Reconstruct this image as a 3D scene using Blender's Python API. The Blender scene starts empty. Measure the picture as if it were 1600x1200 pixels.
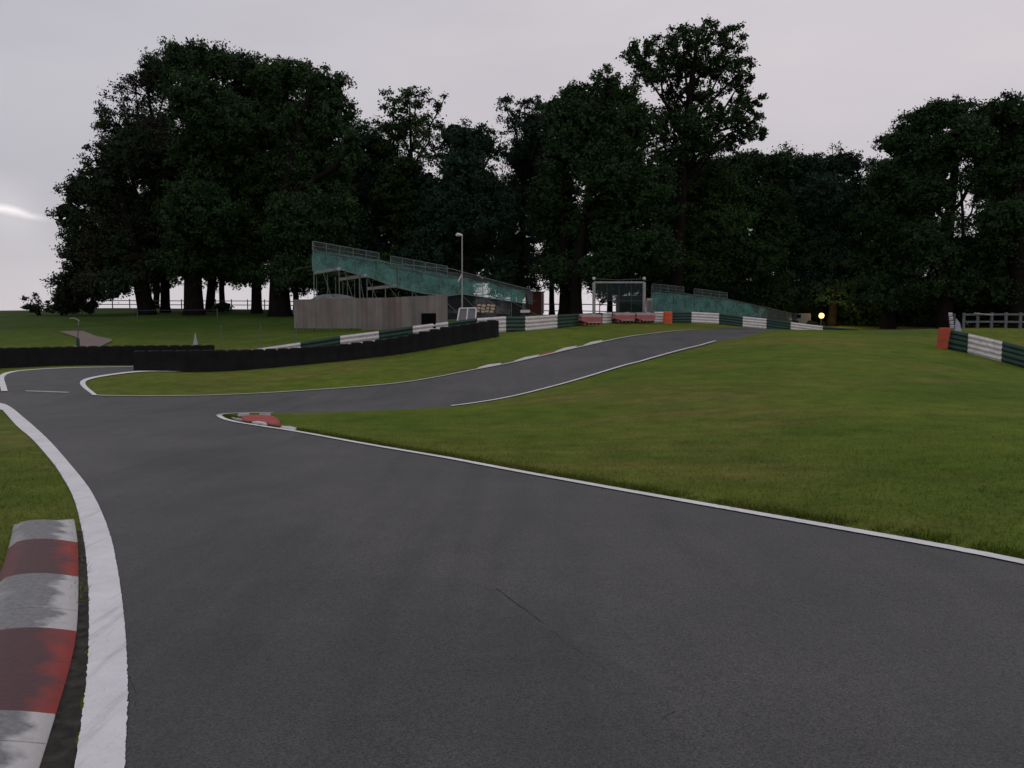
import bpy, math, random
import numpy as np
from mathutils import Vector
from mathutils.geometry import delaunay_2d_cdt

SC = bpy.context.scene
COL = SC.collection
RNG = np.random.default_rng(11)
random.seed(5)
F = 1250.0                       # focal length in pixels of the 1600 px wide photograph
EYE = 1.6
TH = math.atan(100.0 / F)        # camera looks down by this much

# ------------------------------------------------------------------ camera
cam_d = bpy.data.cameras.new('camera')
cam = bpy.data.objects.new('camera', cam_d)
COL.objects.link(cam)
cam.location = (0, 0, EYE)
cam.rotation_euler = (math.pi / 2 - TH, 0, 0)
cam_d.sensor_width = 36.0
cam_d.lens = 36.0 * F / 1600.0
cam_d.clip_start = 0.05
cam_d.clip_end = 4000
SC.camera = cam

# ------------------------------------------------------------------ world: dusk overcast
W = bpy.data.worlds.new("World")
SC.world = W
W.use_nodes = True
nt = W.node_tree
nt.nodes.clear()


def N(t, kind, **kw):
    n = t.nodes.new(kind)
    for k, v in kw.items():
        if k.startswith('i_'):
            n.inputs[k[2:].replace('_', ' ')].default_value = v
        else:
            setattr(n, k, v)
    return n


def ramp(t, src, stops, interp='LINEAR'):
    r = t.nodes.new('ShaderNodeValToRGB')
    r.color_ramp.interpolation = interp
    el = r.color_ramp.elements
    while len(el) > 1:
        el.remove(el[-1])
    for i, (p, c) in enumerate(stops):
        e = el[0] if i == 0 else el.new(p)
        e.position = p
        e.color = (c[0], c[1], c[2], 1) if len(c) == 3 else c
    t.links.new(src, r.inputs[0])
    return r.outputs[0]


def mathn(t, op, a, b=None, c=None, clamp=False):
    m = t.nodes.new('ShaderNodeMath')
    m.operation = op
    m.use_clamp = clamp
    for i, v in enumerate((a, b, c)):
        if v is None:
            continue
        if isinstance(v, (int, float)):
            m.inputs[i].default_value = v
        else:
            t.links.new(v, m.inputs[i])
    return m.outputs[0]


def mixc(t, fac, a, b, mode='MIX'):
    m = t.nodes.new('ShaderNodeMix')
    m.data_type = 'RGBA'
    m.blend_type = mode
    for s, v in ((m.inputs[0], fac), (m.inputs[6], a), (m.inputs[7], b)):
        if isinstance(v, (int, float)):
            s.default_value = v
        elif isinstance(v, (tuple, list)):
            s.default_value = (v[0], v[1], v[2], 1)
        else:
            t.links.new(v, s)
    return m.outputs[2]


SUN_EL, SUN_AZ = math.radians(8), math.radians(-62)      # the glow behind the clouds at the left
out = N(nt, 'ShaderNodeOutputWorld')
tc = N(nt, 'ShaderNodeTexCoord')
sep = N(nt, 'ShaderNodeSeparateXYZ')
nt.links.new(tc.outputs['Generated'], sep.inputs[0])
X, Y, Z = sep.outputs
base = ramp(nt, Z, [(0.0, (0.66, 0.61, 0.645)), (0.06, (0.60, 0.56, 0.59)), (0.16, (0.555, 0.522, 0.555)),
                    (0.26, (0.585, 0.548, 0.58)), (0.45, (0.60, 0.57, 0.60)), (1.0, (0.62, 0.605, 0.635))])
mp = N(nt, 'ShaderNodeMapping')
mp.inputs['Scale'].default_value = (1.6, 1.6, 6.0)
nt.links.new(tc.outputs['Generated'], mp.inputs[0])
nz = N(nt, 'ShaderNodeTexNoise')
nz.inputs['Scale'].default_value = 1.7
nz.inputs['Detail'].default_value = 5
nz.inputs['Roughness'].default_value = 0.5
nt.links.new(mp.outputs[0], nz.inputs['Vector'])
cl = ramp(nt, nz.outputs[0], [(0.30, (0.93, 0.93, 0.94)), (0.50, (0.99, 0.99, 0.99)), (0.72, (1.04, 1.035, 1.03))])
c1 = mixc(nt, 1.0, base, cl, 'MULTIPLY')
# the left of the sky is greyer and darker, towards the right it is pinker
lft = N(nt, 'ShaderNodeMapRange')
lft.inputs['From Min'].default_value = -0.75
lft.inputs['From Max'].default_value = 0.1
nt.links.new(X, lft.inputs[0])
lc = ramp(nt, lft.outputs[0], [(0.0, (0.74, 0.78, 0.82)), (0.45, (0.88, 0.905, 0.93)), (1.0, (1.0, 1.0, 1.0))])
c2 = mixc(nt, 1.0, c1, lc, 'MULTIPLY')
# narrow gap of bright sky between two cloud banks low at the left
wv = N(nt, 'ShaderNodeTexNoise')
wv.inputs['Scale'].default_value = 22
wv.inputs['Detail'].default_value = 3
nt.links.new(tc.outputs['Generated'], wv.inputs['Vector'])
zt_ = mathn(nt, 'ADD', 0.1160, mathn(nt, 'MULTIPLY', mathn(nt, 'ADD', X, 0.53), -0.26))
zc = mathn(nt, 'ADD', zt_, mathn(nt, 'MULTIPLY', mathn(nt, 'SUBTRACT', wv.outputs[0], 0.5), 0.012))
dz = mathn(nt, 'ABSOLUTE', mathn(nt, 'SUBTRACT', Z, zc))
core = N(nt, 'ShaderNodeMapRange', interpolation_type='SMOOTHSTEP')
core.inputs['From Min'].default_value = 0.0068
core.inputs['From Max'].default_value = -0.002
nt.links.new(dz, core.inputs[0])
halo = N(nt, 'ShaderNodeMapRange', interpolation_type='SMOOTHSTEP')
halo.inputs['From Min'].default_value = 0.05
halo.inputs['From Max'].default_value = 0.0
nt.links.new(dz, halo.inputs[0])
xm = N(nt, 'ShaderNodeMapRange', interpolation_type='SMOOTHSTEP')
xm.inputs['From Min'].default_value = -0.485
xm.inputs['From Max'].default_value = -0.525
nt.links.new(X, xm.inputs[0])
g1 = mathn(nt, 'MULTIPLY', core.outputs[0], xm.outputs[0])
g2 = mathn(nt, 'MULTIPLY', mathn(nt, 'MULTIPLY', halo.outputs[0], xm.outputs[0]), 0.25)
c3 = mixc(nt, g2, c2, (0.82, 0.79, 0.84))
c4 = mixc(nt, mathn(nt, 'MULTIPLY', g1, 0.95), c3, (1.0, 0.95, 0.95))
bg1 = N(nt, 'ShaderNodeBackground')
nt.links.new(c4, bg1.inputs[0])
bg1.inputs[1].default_value = 1.06
sky = N(nt, 'ShaderNodeTexSky')
sky.sky_type = 'NISHITA'
sky.sun_disc = False
sky.sun_elevation = SUN_EL
sky.sun_rotation = SUN_AZ
bg2 = N(nt, 'ShaderNodeBackground')
nt.links.new(sky.outputs[0], bg2.inputs[0])
bg2.inputs[1].default_value = 0.004
ad = N(nt, 'ShaderNodeAddShader')
nt.links.new(bg1.outputs[0], ad.inputs[0])
nt.links.new(bg2.outputs[0], ad.inputs[1])
nt.links.new(ad.outputs[0], out.inputs[0])

sl = bpy.data.lights.new('sun', 'SUN')
sl.energy = 0.12
sl.angle = math.radians(25)
sl.color = (1.0, 0.93, 0.88)
so = bpy.data.objects.new('sun', sl)
COL.objects.link(so)
sd = Vector((math.sin(SUN_AZ) * math.cos(math.radians(25)), math.cos(SUN_AZ) * math.cos(math.radians(25)), math.sin(math.radians(25))))
so.rotation_euler = sd.to_track_quat('Z', 'Y').to_euler()
so.location = (-60, 40, 60)

SC.view_settings.view_transform = 'Standard'
SC.view_settings.look = 'None'
SC.view_settings.exposure = 0.0
SC.view_settings.gamma = 1.0
SC.cycles.max_bounces = 5
SC.cycles.diffuse_bounces = 3
SC.cycles.transparent_max_bounces = 24

# ------------------------------------------------------------------ pixel -> world
def ray(px, py):
    u, v = (px - 800) / F, (600 - py) / F
    return np.array([u, math.cos(TH) + v * math.sin(TH), -math.sin(TH) + v * math.cos(TH)])


def at(px, py, d):
    r = ray(px, py)
    return np.array([0, 0, EYE]) + r * (d / r[1])


CT = []


def plane_d(y):
    return 1.6 / ((y - 500) / F - 0.05)


for x, y in [(100, 1200), (800, 1200), (1600, 1200), (200, 1000), (900, 1000), (1600, 960), (400, 850), (1000, 850),
             (150, 760), (600, 760), (100, 690), (400, 690), (345, 650), (0, 630), (250, 640), (1300, 822), (1600, 873),
             (0, 900), (0, 720), (0, 1150), (1000, 770), (700, 717)]:
    CT.append((x, y, plane_d(y)))
CT += [(1600, 780, 8.7), (1300, 740, 10.9), (1000, 720, 13.0), (1600, 650, 17.5), (1200, 650, 18.5), (800, 680, 17.4), (800, 650, 21.5), (700, 636, 25.5),
       (1200, 600, 25), (1600, 600, 25.5), (1400, 600, 24.5), (1000, 600, 26), (900, 597, 29), (800, 625, 26), (1000, 566, 37),
       (1100, 541, 43.5), (1158, 527.5, 49), (1200, 550, 35), (1200, 530, 43), (1200, 517, 54), (1290, 516, 56),
       (1400, 560, 34), (1400, 530, 47), (1400, 516, 60), (1470, 543, 40), (1565, 566, 38), (1640, 585, 36),
       (1550, 513, 58), (1450, 514, 62), (1650, 514, 58),
       (300, 618, 31), (165, 618, 31.5), (126, 595, 36), (218, 580, 39.5), (100, 576, 42.5), (8, 583, 40), (0, 612, 32.5),
       (460, 612, 32.5), (620, 600, 33), (740, 578, 35.5), (830, 560, 38.5), (925, 538, 45), (1000, 522, 53), (1090, 515, 61),
       (300, 582, 41), (460, 572, 41.5), (620, 556, 42.5), (700, 542, 44), (775, 527, 46), (825, 518, 49.5), (870, 513.5, 54.5),
       (920, 508.5, 61), (1000, 504.8, 69), (1100, 505.2, 71), (1180, 512.5, 72), (1260, 521.5, 72), (1350, 525, 70),
       (0, 577, 44.3), (200, 573, 44.5), (330, 570, 45.5), (-150, 580, 44),
       (100, 540, 52), (0, 540, 52), (300, 540, 52), (200, 515, 62), (0, 515, 62), (400, 530, 55), (350, 500, 72), (200, 496, 76),
       (0, 496, 85), (120, 482, 108), (0, 486, 112), (250, 484, 100), (400, 484.5, 96), (-150, 490, 110), (-300, 492, 110),
       (480, 525, 54), (700, 508, 56), (600, 500, 66), (550, 487, 95), (850, 496, 76), (850, 492, 95), (950, 493, 90), (1000, 496, 90),
       (1200, 505, 90), (1400, 509, 90), (1600, 506, 90), (1800, 505, 90)]
PW = np.array([at(*c) for c in CT])
extra = np.array([[-25, -25, 1.1], [0, -25, 1.25], [25, -25, 1.4], [-12, 0, -0.05], [12, 0, 0.15], [-30, 5, -0.5], [30, 6, 0.6],
                  [-28, 20, -1.0], [-48, 30, -1.3], [40, 25, -0.3], [-60, 60, 0.6], [70, 60, 0.8], [55, 35, -0.3], [-70, 110, 2.6], [80, 110, 1.0],
                  [-60, -20, 0.9], [60, -20, 1.4], [-20, 132, 2.6], [20, 132, 2.0], [-60, 132, 2.6], [60, 132, 1.2]])
PW = np.vstack([PW, extra])


def tps(r2):
    return 0.5 * r2 * np.log(r2 + 1e-9)


_n = len(PW)
_XY = PW[:, :2] / 50.0
_D2 = ((_XY[:, None] - _XY[None]) ** 2).sum(-1)
_A = np.zeros((_n + 3, _n + 3))
_lam = np.where(PW[:, 1] < 12, 0.00001, 0.0004)
_A[:_n, :_n] = tps(_D2) + np.diag(_lam)
_A[:_n, _n] = 1
_A[:_n, _n + 1:] = _XY
_A[_n, :_n] = 1
_A[_n + 1:, :_n] = _XY.T
_w = np.linalg.solve(_A, np.concatenate([PW[:, 2], np.zeros(3)]))


def H(x, y):
    x = np.atleast_1d(np.asarray(x, float))
    y = np.atleast_1d(np.asarray(y, float))
    xc = np.clip(x, -75, 85)
    yc = np.clip(y, -28, 134)
    res = np.empty(x.shape)
    for i in range(0, len(x), 20000):
        q = np.stack([xc[i:i + 20000], yc[i:i + 20000]], -1) / 50.0
        d2 = ((q[:, None] - _XY[None]) ** 2).sum(-1)
        res[i:i + 20000] = tps(d2) @ _w[:_n] + _w[_n] + q @ _w[_n + 1:]
    far = np.maximum(np.maximum(np.abs(x - 5) - 80, 0), np.maximum(y - 128, 0)) + np.maximum(-28 - y, 0)
    k = np.clip(far / 120, 0, 1)
    k = k * k * (3 - 2 * k)
    return res * (1 - k) + (-9.0) * k


def h1(x, y):
    return float(H(x, y)[0])


def hit(px, py):
    r = ray(px, py)
    ts = np.concatenate([np.arange(0.5, 20, 0.25), np.arange(20, 130, 0.5)])
    p = r[None] * ts[:, None]
    dz = EYE + p[:, 2] - H(p[:, 0], p[:, 1])
    k = np.argmax(dz < 0)
    if not (dz < 0).any():
        k = np.argmin(dz[:260])
        return np.array([p[k, 0], p[k, 1], EYE + p[k, 2]])
    a, b = ts[max(k - 1, 0)], ts[k]
    for _ in range(24):
        m = (a + b) / 2
        if EYE + r[2] * m - h1(r[0] * m, r[1] * m) < 0:
            b = m
        else:
            a = m
    return np.array([r[0] * a, r[1] * a, EYE + r[2] * a])


def onto(p, dz=0.0):
    return np.array([p[0], p[1], h1(p[0], p[1]) + dz])


# ------------------------------------------------------------------ mesh helpers
class MB:
    def __init__(self):
        self.v, self.f = [], []

    def add(self, vs, fs):
        o = len(self.v)
        self.v += [tuple(map(float, q)) for q in vs]
        self.f += [tuple(i + o for i in f) for f in fs]
        return self

    def box(self, c, s, rz=0.0, ax=None):
        """box centred at c, size s; ax = optional 3x3 axes"""
        if ax is None:
            ca, sa = math.cos(rz), math.sin(rz)
            ax = np.array([[ca, sa, 0], [-sa, ca, 0], [0, 0, 1]])
        c = np.array(c, float)
        vs = []
        for i in (-.5, .5):
            for j in (-.5, .5):
                for k in (-.5, .5):
                    vs.append(c + ax[0] * i * s[0] + ax[1] * j * s[1] + ax[2] * k * s[2])
        return self.add(vs, [(0, 1, 3, 2), (4, 6, 7, 5), (0, 4, 5, 1), (2, 3, 7, 6), (0, 2, 6, 4), (1, 5, 7, 3)])

    def tube(self, pts, rad, n=8, cap=True):
        pts = [np.array(p, float) for p in pts]
        if not hasattr(rad, '__len__'):
            rad = [rad] * len(pts)
        o = []
        for i, p in enumerate(pts):
            t = pts[min(i + 1, len(pts) - 1)] - pts[max(i - 1, 0)]
            t /= (np.linalg.norm(t) + 1e-9)
            a = np.cross(t, [0, 0, 1.0]) if abs(t[2]) < .9 else np.cross(t, [0, 1.0, 0])
            a /= np.linalg.norm(a)
            b = np.cross(t, a)
            for k in range(n):
                g = 2 * math.pi * k / n
                o.append(p + (a * math.cos(g) + b * math.sin(g)) * rad[i])
        fs = []
        for i in range(len(pts) - 1):
            for k in range(n):
                k2 = (k + 1) % n
                fs.append((i * n + k, i * n + k2, (i + 1) * n + k2, (i + 1) * n + k))
        if cap:
            fs.append(tuple(range(n))[::-1])
            fs.append(tuple((len(pts) - 1) * n + k for k in range(n)))
        return self.add(o, fs)

    def lathe(self, c, prof, n=14):
        o, fs = [], []
        for (r, z) in prof:
            for k in range(n):
                g = 2 * math.pi * k / n
                o.append((c[0] + r * math.cos(g), c[1] + r * math.sin(g), c[2] + z))
        m = len(prof)
        for i in range(m - 1):
            for k in range(n):
                k2 = (k + 1) % n
                fs.append((i * n + k, i * n + k2, (i + 1) * n + k2, (i + 1) * n + k))
        fs.append(tuple(range(n))[::-1])
        fs.append(tuple((m - 1) * n + k for k in range(n)))
        return self.add(o, fs)

    def sweep(self, pts, prof, side):
        """profile (offset towards side, height) swept along pts; side = list of horizontal unit normals"""
        o, fs = [], []
        m = len(prof)
        for p, s in zip(pts, side):
            for (a, z) in prof:
                o.append((p[0] + s[0] * a, p[1] + s[1] * a, p[2] + z))
        for i in range(len(pts) - 1):
            for k in range(m):
                k2 = (k + 1) % m
                fs.append((i * m + k, (i + 1) * m + k, (i + 1) * m + k2, i * m + k2))
        fs.append(tuple(range(m)))
        fs.append(tuple((len(pts) - 1) * m + k for k in range(m))[::-1])
        return self.add(o, fs)

    def build(self, name, mat, parent=None, smooth=False, loc=None, bevel=0):
        me = bpy.data.meshes.new(name)
        v = np.array(self.v)
        off = np.zeros(3)
        if parent is not None:
            off = np.array(WLOC[parent.name])
        elif loc is not None:
            off = np.array(loc, float)
        me.from_pydata((v - off).tolist(), [], self.f)
        me.materials.append(mat)
        if smooth:
            me.polygons.foreach_set('use_smooth', [True] * len(me.polygons))
        me.update()
        o = bpy.data.objects.new(name, me)
        COL.objects.link(o)
        if parent is not None:
            o.parent = parent
            WLOC[o.name] = WLOC[parent.name]
        else:
            o.location = off
            WLOC[o.name] = tuple(off)
        if bevel:
            b = o.modifiers.new('bevel', 'BEVEL')
            b.width = bevel
            b.segments = 2
        return o


WLOC = {}


def tag(o, label=None, cat=None, group=None, kind=None):
    if label:
        o['label'] = label
    if cat:
        o['category'] = cat
    if group:
        o['group'] = group
    if kind:
        o['kind'] = kind
    return o


def thing(name, label, cat, loc, group=None):
    o = bpy.data.objects.new(name, None)
    COL.objects.link(o)
    o.empty_display_size = 0.2
    o.location = tuple(map(float, loc))
    WLOC[o.name] = tuple(map(float, loc))
    return tag(o, label, cat, group)


# ------------------------------------------------------------------ materials
def new_mat(name):
    m = bpy.data.materials.new(name)
    m.use_nodes = True
    t = m.node_tree
    b = t.nodes['Principled BSDF']
    return m, t, b


def geo_pos(t):
    g = t.nodes.new('ShaderNodeNewGeometry')
    return g.outputs['Position']


def noise(t, vec, scale, detail=3, rough=0.5, stretch=None, rot=None, dist=0.0):
    if stretch or rot:
        mp = t.nodes.new('ShaderNodeMapping')
        if stretch:
            mp.inputs['Scale'].default_value = stretch
        if rot:
            mp.inputs['Rotation'].default_value = rot
        t.links.new(vec, mp.inputs[0])
        vec = mp.outputs[0]
    n = t.nodes.new('ShaderNodeTexNoise')
    n.inputs['Scale'].default_value = scale
    n.inputs['Detail'].default_value = detail
    n.inputs['Roughness'].default_value = rough
    n.inputs['Distortion'].default_value = dist
    t.links.new(vec, n.inputs['Vector'])
    return n.outputs[0]


def bump(t, b, src, strength, dist):
    n = t.nodes.new('ShaderNodeBump')
    n.inputs['Strength'].default_value = strength
    n.inputs['Distance'].default_value = dist
    t.links.new(src, n.inputs['Height'])
    t.links.new(n.outputs[0], b.inputs['Normal'])


def simple(name, col, rough=0.6, var=0.25, scale=3.0, metal=0.0, spec=0.3, dirt=None, emis=None):
    m, t, b = new_mat(name)
    p = geo_pos(t)
    n = noise(t, p, scale, 4, 0.6)
    lo = tuple(c * (1 - var) for c in col)
    hi = tuple(min(1, c * (1 + var)) for c in col)
    c = ramp(t, n, [(0.3, lo), (0.7, hi)])
    if dirt:
        n2 = noise(t, p, scale * 2.3, 5, 0.7)
        f = ramp(t, n2, [(0.5, (0, 0, 0)), (0.72, (1, 1, 1))])
        c = mixc(t, mathn(t, 'MULTIPLY', f, 0.7), c, dirt)
    t.links.new(c, b.inputs['Base Color'])
    b.inputs['Roughness'].default_value = rough
    b.inputs['Metallic'].default_value = metal
    b.inputs['Specular IOR Level'].default_value = spec
    if emis:
        b.inputs['Emission Color'].default_value = (*emis[0], 1)
        b.inputs['Emission Strength'].default_value = emis[1]
    return m


def make_grass(name, blade=False):
    m, t, b = new_mat(name)
    p = geo_pos(t)
    big = noise(t, p, 0.16, 4, 0.55, dist=0.6)
    band = noise(t, p, 0.55, 5, 0.62, stretch=(0.30, 1.6, 1), rot=(0, 0, math.radians(52)))
    mid = noise(t, p, 1.3, 4, 0.6)
    fine = noise(t, p, 14, 4, 0.7)
    k = 1.0
    green = (0.118 * k, 0.168 * k, 0.0240 * k)
    deep = (0.082 * k, 0.136 * k, 0.0190 * k)
    dry = (0.195 * k, 0.162 * k, 0.056 * k)
    c = mixc(t, ramp(t, big, [(0.38, (0, 0, 0)), (0.62, (1, 1, 1))]), deep, green)
    fb = ramp(t, band, [(0.46, (0, 0, 0)), (0.66, (1, 1, 1))])
    patch = noise(t, p, 0.085, 4, 0.6, dist=0.4, rot=(0, 0, 1.1), stretch=(1, 1.5, 1))
    fb2 = ramp(t, patch, [(0.45, (0.12,) * 3), (0.62, (1,) * 3)])
    c = mixc(t, mathn(t, 'MULTIPLY', mathn(t, 'MULTIPLY', fb, fb2), 0.75), c, dry)
    c = mixc(t, mathn(t, 'MULTIPLY', fb2, 0.30), c, dry)
    sp2 = ramp(t, noise(t, p, 2.6, 5, 0.75, stretch=(.5, 1.6, 1), rot=(0, 0, .9)), [(0.30, (1, 1, 1)), (0.40, (0, 0, 0))])
    c = mixc(t, mathn(t, 'MULTIPLY', sp2, 0.55), c, (.05, .062, .016))
    c = mixc(t, 0.75, c, ramp(t, mid, [(0.3, (0.68, 0.72, 0.70)), (0.7, (1.28, 1.22, 1.2))]), 'MULTIPLY')
    c = mixc(t, 0.9, c, ramp(t, fine, [(0.25, (0.62, 0.64, 0.62)), (0.75, (1.35, 1.32, 1.3))]), 'MULTIPLY')
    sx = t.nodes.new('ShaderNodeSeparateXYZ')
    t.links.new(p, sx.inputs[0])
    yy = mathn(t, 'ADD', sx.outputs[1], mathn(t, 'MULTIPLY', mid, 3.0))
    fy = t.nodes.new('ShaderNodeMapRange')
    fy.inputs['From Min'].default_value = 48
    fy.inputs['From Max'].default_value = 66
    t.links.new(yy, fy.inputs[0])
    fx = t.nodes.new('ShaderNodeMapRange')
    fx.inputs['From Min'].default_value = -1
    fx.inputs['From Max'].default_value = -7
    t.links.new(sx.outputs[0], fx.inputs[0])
    # shade of the trees on the left field beyond the barriers, painted into the grass colour
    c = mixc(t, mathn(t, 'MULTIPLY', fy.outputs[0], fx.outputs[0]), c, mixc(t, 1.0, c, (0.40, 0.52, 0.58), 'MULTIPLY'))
    if blade:
        oi = t.nodes.new('ShaderNodeAttribute')
        oi.attribute_name = 'tint'
        c = mixc(t, 1.0, c, oi.outputs['Color'], 'MULTIPLY')
    t.links.new(c, b.inputs['Base Color'])
    b.inputs['Roughness'].default_value = 0.85
    b.inputs['Specular IOR Level'].default_value = 0.03
    if not blade:
        f2 = noise(t, p, 45, 3, 0.7)
        s = mathn(t, 'ADD', mathn(t, 'MULTIPLY', f2, 0.6), fine)
        bump(t, b, s, 0.8, 0.05)
    return m


def make_asphalt(name='asphalt', k=(1, 1, 1)):
    m, t, b = new_mat(name)
    p = geo_pos(t)
    big = noise(t, p, 0.22, 4, 0.55, dist=0.7)
    lay = noise(t, p, 0.5, 5, 0.6, stretch=(1.5, 0.32, 1), rot=(0, 0, math.radians(40)))
    mid = noise(t, p, 2.1, 5, 0.65)
    sp = noise(t, p, 300, 2, 0.6)
    vo = t.nodes.new('ShaderNodeTexVoronoi')
    vo.inputs['Scale'].default_value = 125
    t.links.new(p, vo.inputs['Vector'])
    c = mixc(t, ramp(t, big, [(0.35, (0, 0, 0)), (0.65, (1, 1, 1))]), (0.046, 0.0465, 0.048), (0.071, 0.069, 0.0695))
    c = mixc(t, 0.8, c, ramp(t, lay, [(0.35, (0.72, 0.74, 0.76)), (0.5, (1, 1, 1)), (0.7, (1.12, 1.10, 1.10))]), 'MULTIPLY')
    c = mixc(t, 0.6, c, ramp(t, mid, [(0.3, (0.82, 0.82, 0.83)), (0.7, (1.15, 1.14, 1.14))]), 'MULTIPLY')
    c = mixc(t, 0.95, c, ramp(t, sp, [(0.3, (0.4, 0.4, 0.4)), (0.5, (1, 1, 1)), (0.70, (2.0, 1.96, 1.9))]), 'MULTIPLY')
    c = mixc(t, 0.85, c, ramp(t, vo.outputs['Color'], [(0.15, (0.35, 0.35, 0.37)), (0.5, (1, 1, 1)), (0.95, (1.7, 1.68, 1.62))]), 'MULTIPLY')
    rub = noise(t, p, 0.55, 4, 0.6, stretch=(1.9, 0.16, 1), rot=(0, 0, math.radians(-38)), dist=.5)
    c = mixc(t, 0.8, c, ramp(t, rub, [(0.34, (0.72, 0.74, 0.75)), (0.48, (1, 1, 1)), (0.7, (1.1, 1.08, 1.07))]), 'MULTIPLY')
    c = mixc(t, 1.0, c, k, 'MULTIPLY')
    t.links.new(c, b.inputs['Base Color'])
    rr = ramp(t, lay, [(0.3, (0.62, 0.62, 0.62)), (0.7, (0.78, 0.78, 0.78))])
    t.links.new(rr, b.inputs['Roughness'])
    b.inputs['Specular IOR Level'].default_value = 0.5
    s = mathn(t, 'ADD', vo.outputs['Distance'], mathn(t, 'MULTIPLY', sp, 0.5))
    bump(t, b, s, 0.5, 0.006)
    return m


def make_paint(name, col, chip=0.5, worn=(0.09, 0.09, 0.095)):
    m, t, b = new_mat(name)
    p = geo_pos(t)
    n = noise(t, p, 1.3, 5, 0.6)
    f = noise(t, p, 85, 3, 0.75)
    g = noise(t, p, 6, 5, 0.75)
    c = ramp(t, n, [(0.3, tuple(v * 0.84 for v in col)), (0.7, col)])
    c = mixc(t, 0.8, c, ramp(t, g, [(0.3, (0.90, 0.90, 0.91)), (0.6, (1.02, 1.02, 1.02))]), 'MULTIPLY')
    ch = ramp(t, f, [(0.63, (0, 0, 0)), (0.70, (1, 1, 1))])
    c = mixc(t, mathn(t, 'MULTIPLY', ch, chip), c, worn)
    sc = ramp(t, noise(t, p, 1.0, 5, 0.7, stretch=(9, .9, 1), rot=(0, 0, .25)), [(0.56, (0, 0, 0)), (0.72, (.32,) * 3)])
    c = mixc(t, sc, c, worn)
    t.links.new(c, b.inputs['Base Color'])
    b.inputs['Roughness'].default_value = 0.65
    bump(t, b, f, 0.5, 0.004)
    return m


def make_kerb(name, red):
    """uv: x across (1 = track side), y along"""
    m, t, b = new_mat(name)
    p = geo_pos(t)
    uv = t.nodes.new('ShaderNodeUVMap')
    sp = t.nodes.new('ShaderNodeSeparateXYZ')
    t.links.new(uv.outputs[0], sp.inputs[0])
    n = noise(t, p, 3.6, 4, 0.6)
    st = noise(t, p, 30, 5, 0.75)
    edge = mathn(t, 'ADD', sp.outputs[0], mathn(t, 'MULTIPLY', mathn(t, 'SUBTRACT', n, 0.5), 0.85))
    if red:
        worn = ramp(t, st, [(0.3, (0.060, 0.030, 0.034)), (0.7, (0.105, 0.042, 0.046))])
        fresh = (0.30, 0.035, 0.028)
        f = ramp(t, edge, [(0.70, (0, 0, 0)), (1.05, (1, 1, 1))])
        lft = ramp(t, edge, [(0.0, (1, 1, 1)), (0.28, (0, 0, 0))])
        c = mixc(t, f, worn, fresh)
        c = mixc(t, mathn(t, 'MULTIPLY', lft, 0.4), c, (0.22, 0.03, 0.03))
    else:
        worn = ramp(t, st, [(0.25, (0.10, 0.10, 0.105)), (0.5, (0.19, 0.19, 0.195)), (0.8, (0.30, 0.295, 0.30))])
        fresh = (0.50, 0.485, 0.49)
        f = ramp(t, edge, [(0.70, (0, 0, 0)), (0.84, (1, 1, 1))])
        lft = ramp(t, edge, [(0.0, (1, 1, 1)), (0.2, (0, 0, 0))])
        c = mixc(t, f, worn, fresh)
        c = mixc(t, mathn(t, 'MULTIPLY', lft, 0.5), c, (0.42, 0.42, 0.42))
    ch = ramp(t, noise(t, p, 60, 4, 0.8), [(0.62, (0, 0, 0)), (0.68, (1, 1, 1))])
    c = mixc(t, mathn(t, 'MULTIPLY', ch, 0.5), c, (0.06, 0.06, 0.06))
    jt = mathn(t, 'ABSOLUTE', mathn(t, 'SUBTRACT', mathn(t, 'FRACT', mathn(t, 'MULTIPLY', sp.outputs[1], 1.04)), 0.5))
    c = mixc(t, ramp(t, mathn(t, 'ADD', jt, mathn(t, 'MULTIPLY', st, 0.004)), [(0.005, (.5,) * 3), (0.010, (0, 0, 0))]), c, (0.03, 0.03, 0.028))
    t.links.new(c, b.inputs['Base Color'])
    b.inputs['Roughness'].default_value = 0.75
    bump(t, b, st, 0.6, 0.01)
    return m


def make_leaf(name, a, bcol, c3=None):
    m, t, b = new_mat(name)
    p = geo_pos(t)
    n = noise(t, p, 0.35, 3, 0.6)
    n2 = noise(t, p, 2.2, 3, 0.7)
    c = mixc(t, ramp(t, n, [(0.38, (0, 0, 0)), (0.62, (1, 1, 1))]), a, bcol)
    if c3:
        c = mixc(t, ramp(t, noise(t, p, 0.22, 2, 0.5), [(0.55, (0, 0, 0)), (0.66, (0.8, 0.8, 0.8))]), c, c3)
    c = mixc(t, 0.9, c, ramp(t, n2, [(0.3, (0.75, 0.75, 0.75)), (0.7, (1.25, 1.25, 1.2))]), 'MULTIPLY')
    t.links.new(c, b.inputs['Base Color'])
    b.inputs['Roughness'].default_value = 0.7
    b.inputs['Specular IOR Level'].default_value = 0.15
    return m


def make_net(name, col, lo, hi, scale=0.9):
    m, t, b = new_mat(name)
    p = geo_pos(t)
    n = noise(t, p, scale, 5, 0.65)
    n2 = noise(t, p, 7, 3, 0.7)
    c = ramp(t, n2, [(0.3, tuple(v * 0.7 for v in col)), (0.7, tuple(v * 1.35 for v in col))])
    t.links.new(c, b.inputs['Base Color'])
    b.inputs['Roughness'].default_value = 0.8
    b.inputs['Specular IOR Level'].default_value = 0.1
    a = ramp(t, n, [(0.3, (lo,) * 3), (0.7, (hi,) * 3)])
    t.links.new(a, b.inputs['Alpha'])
    return m


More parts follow.
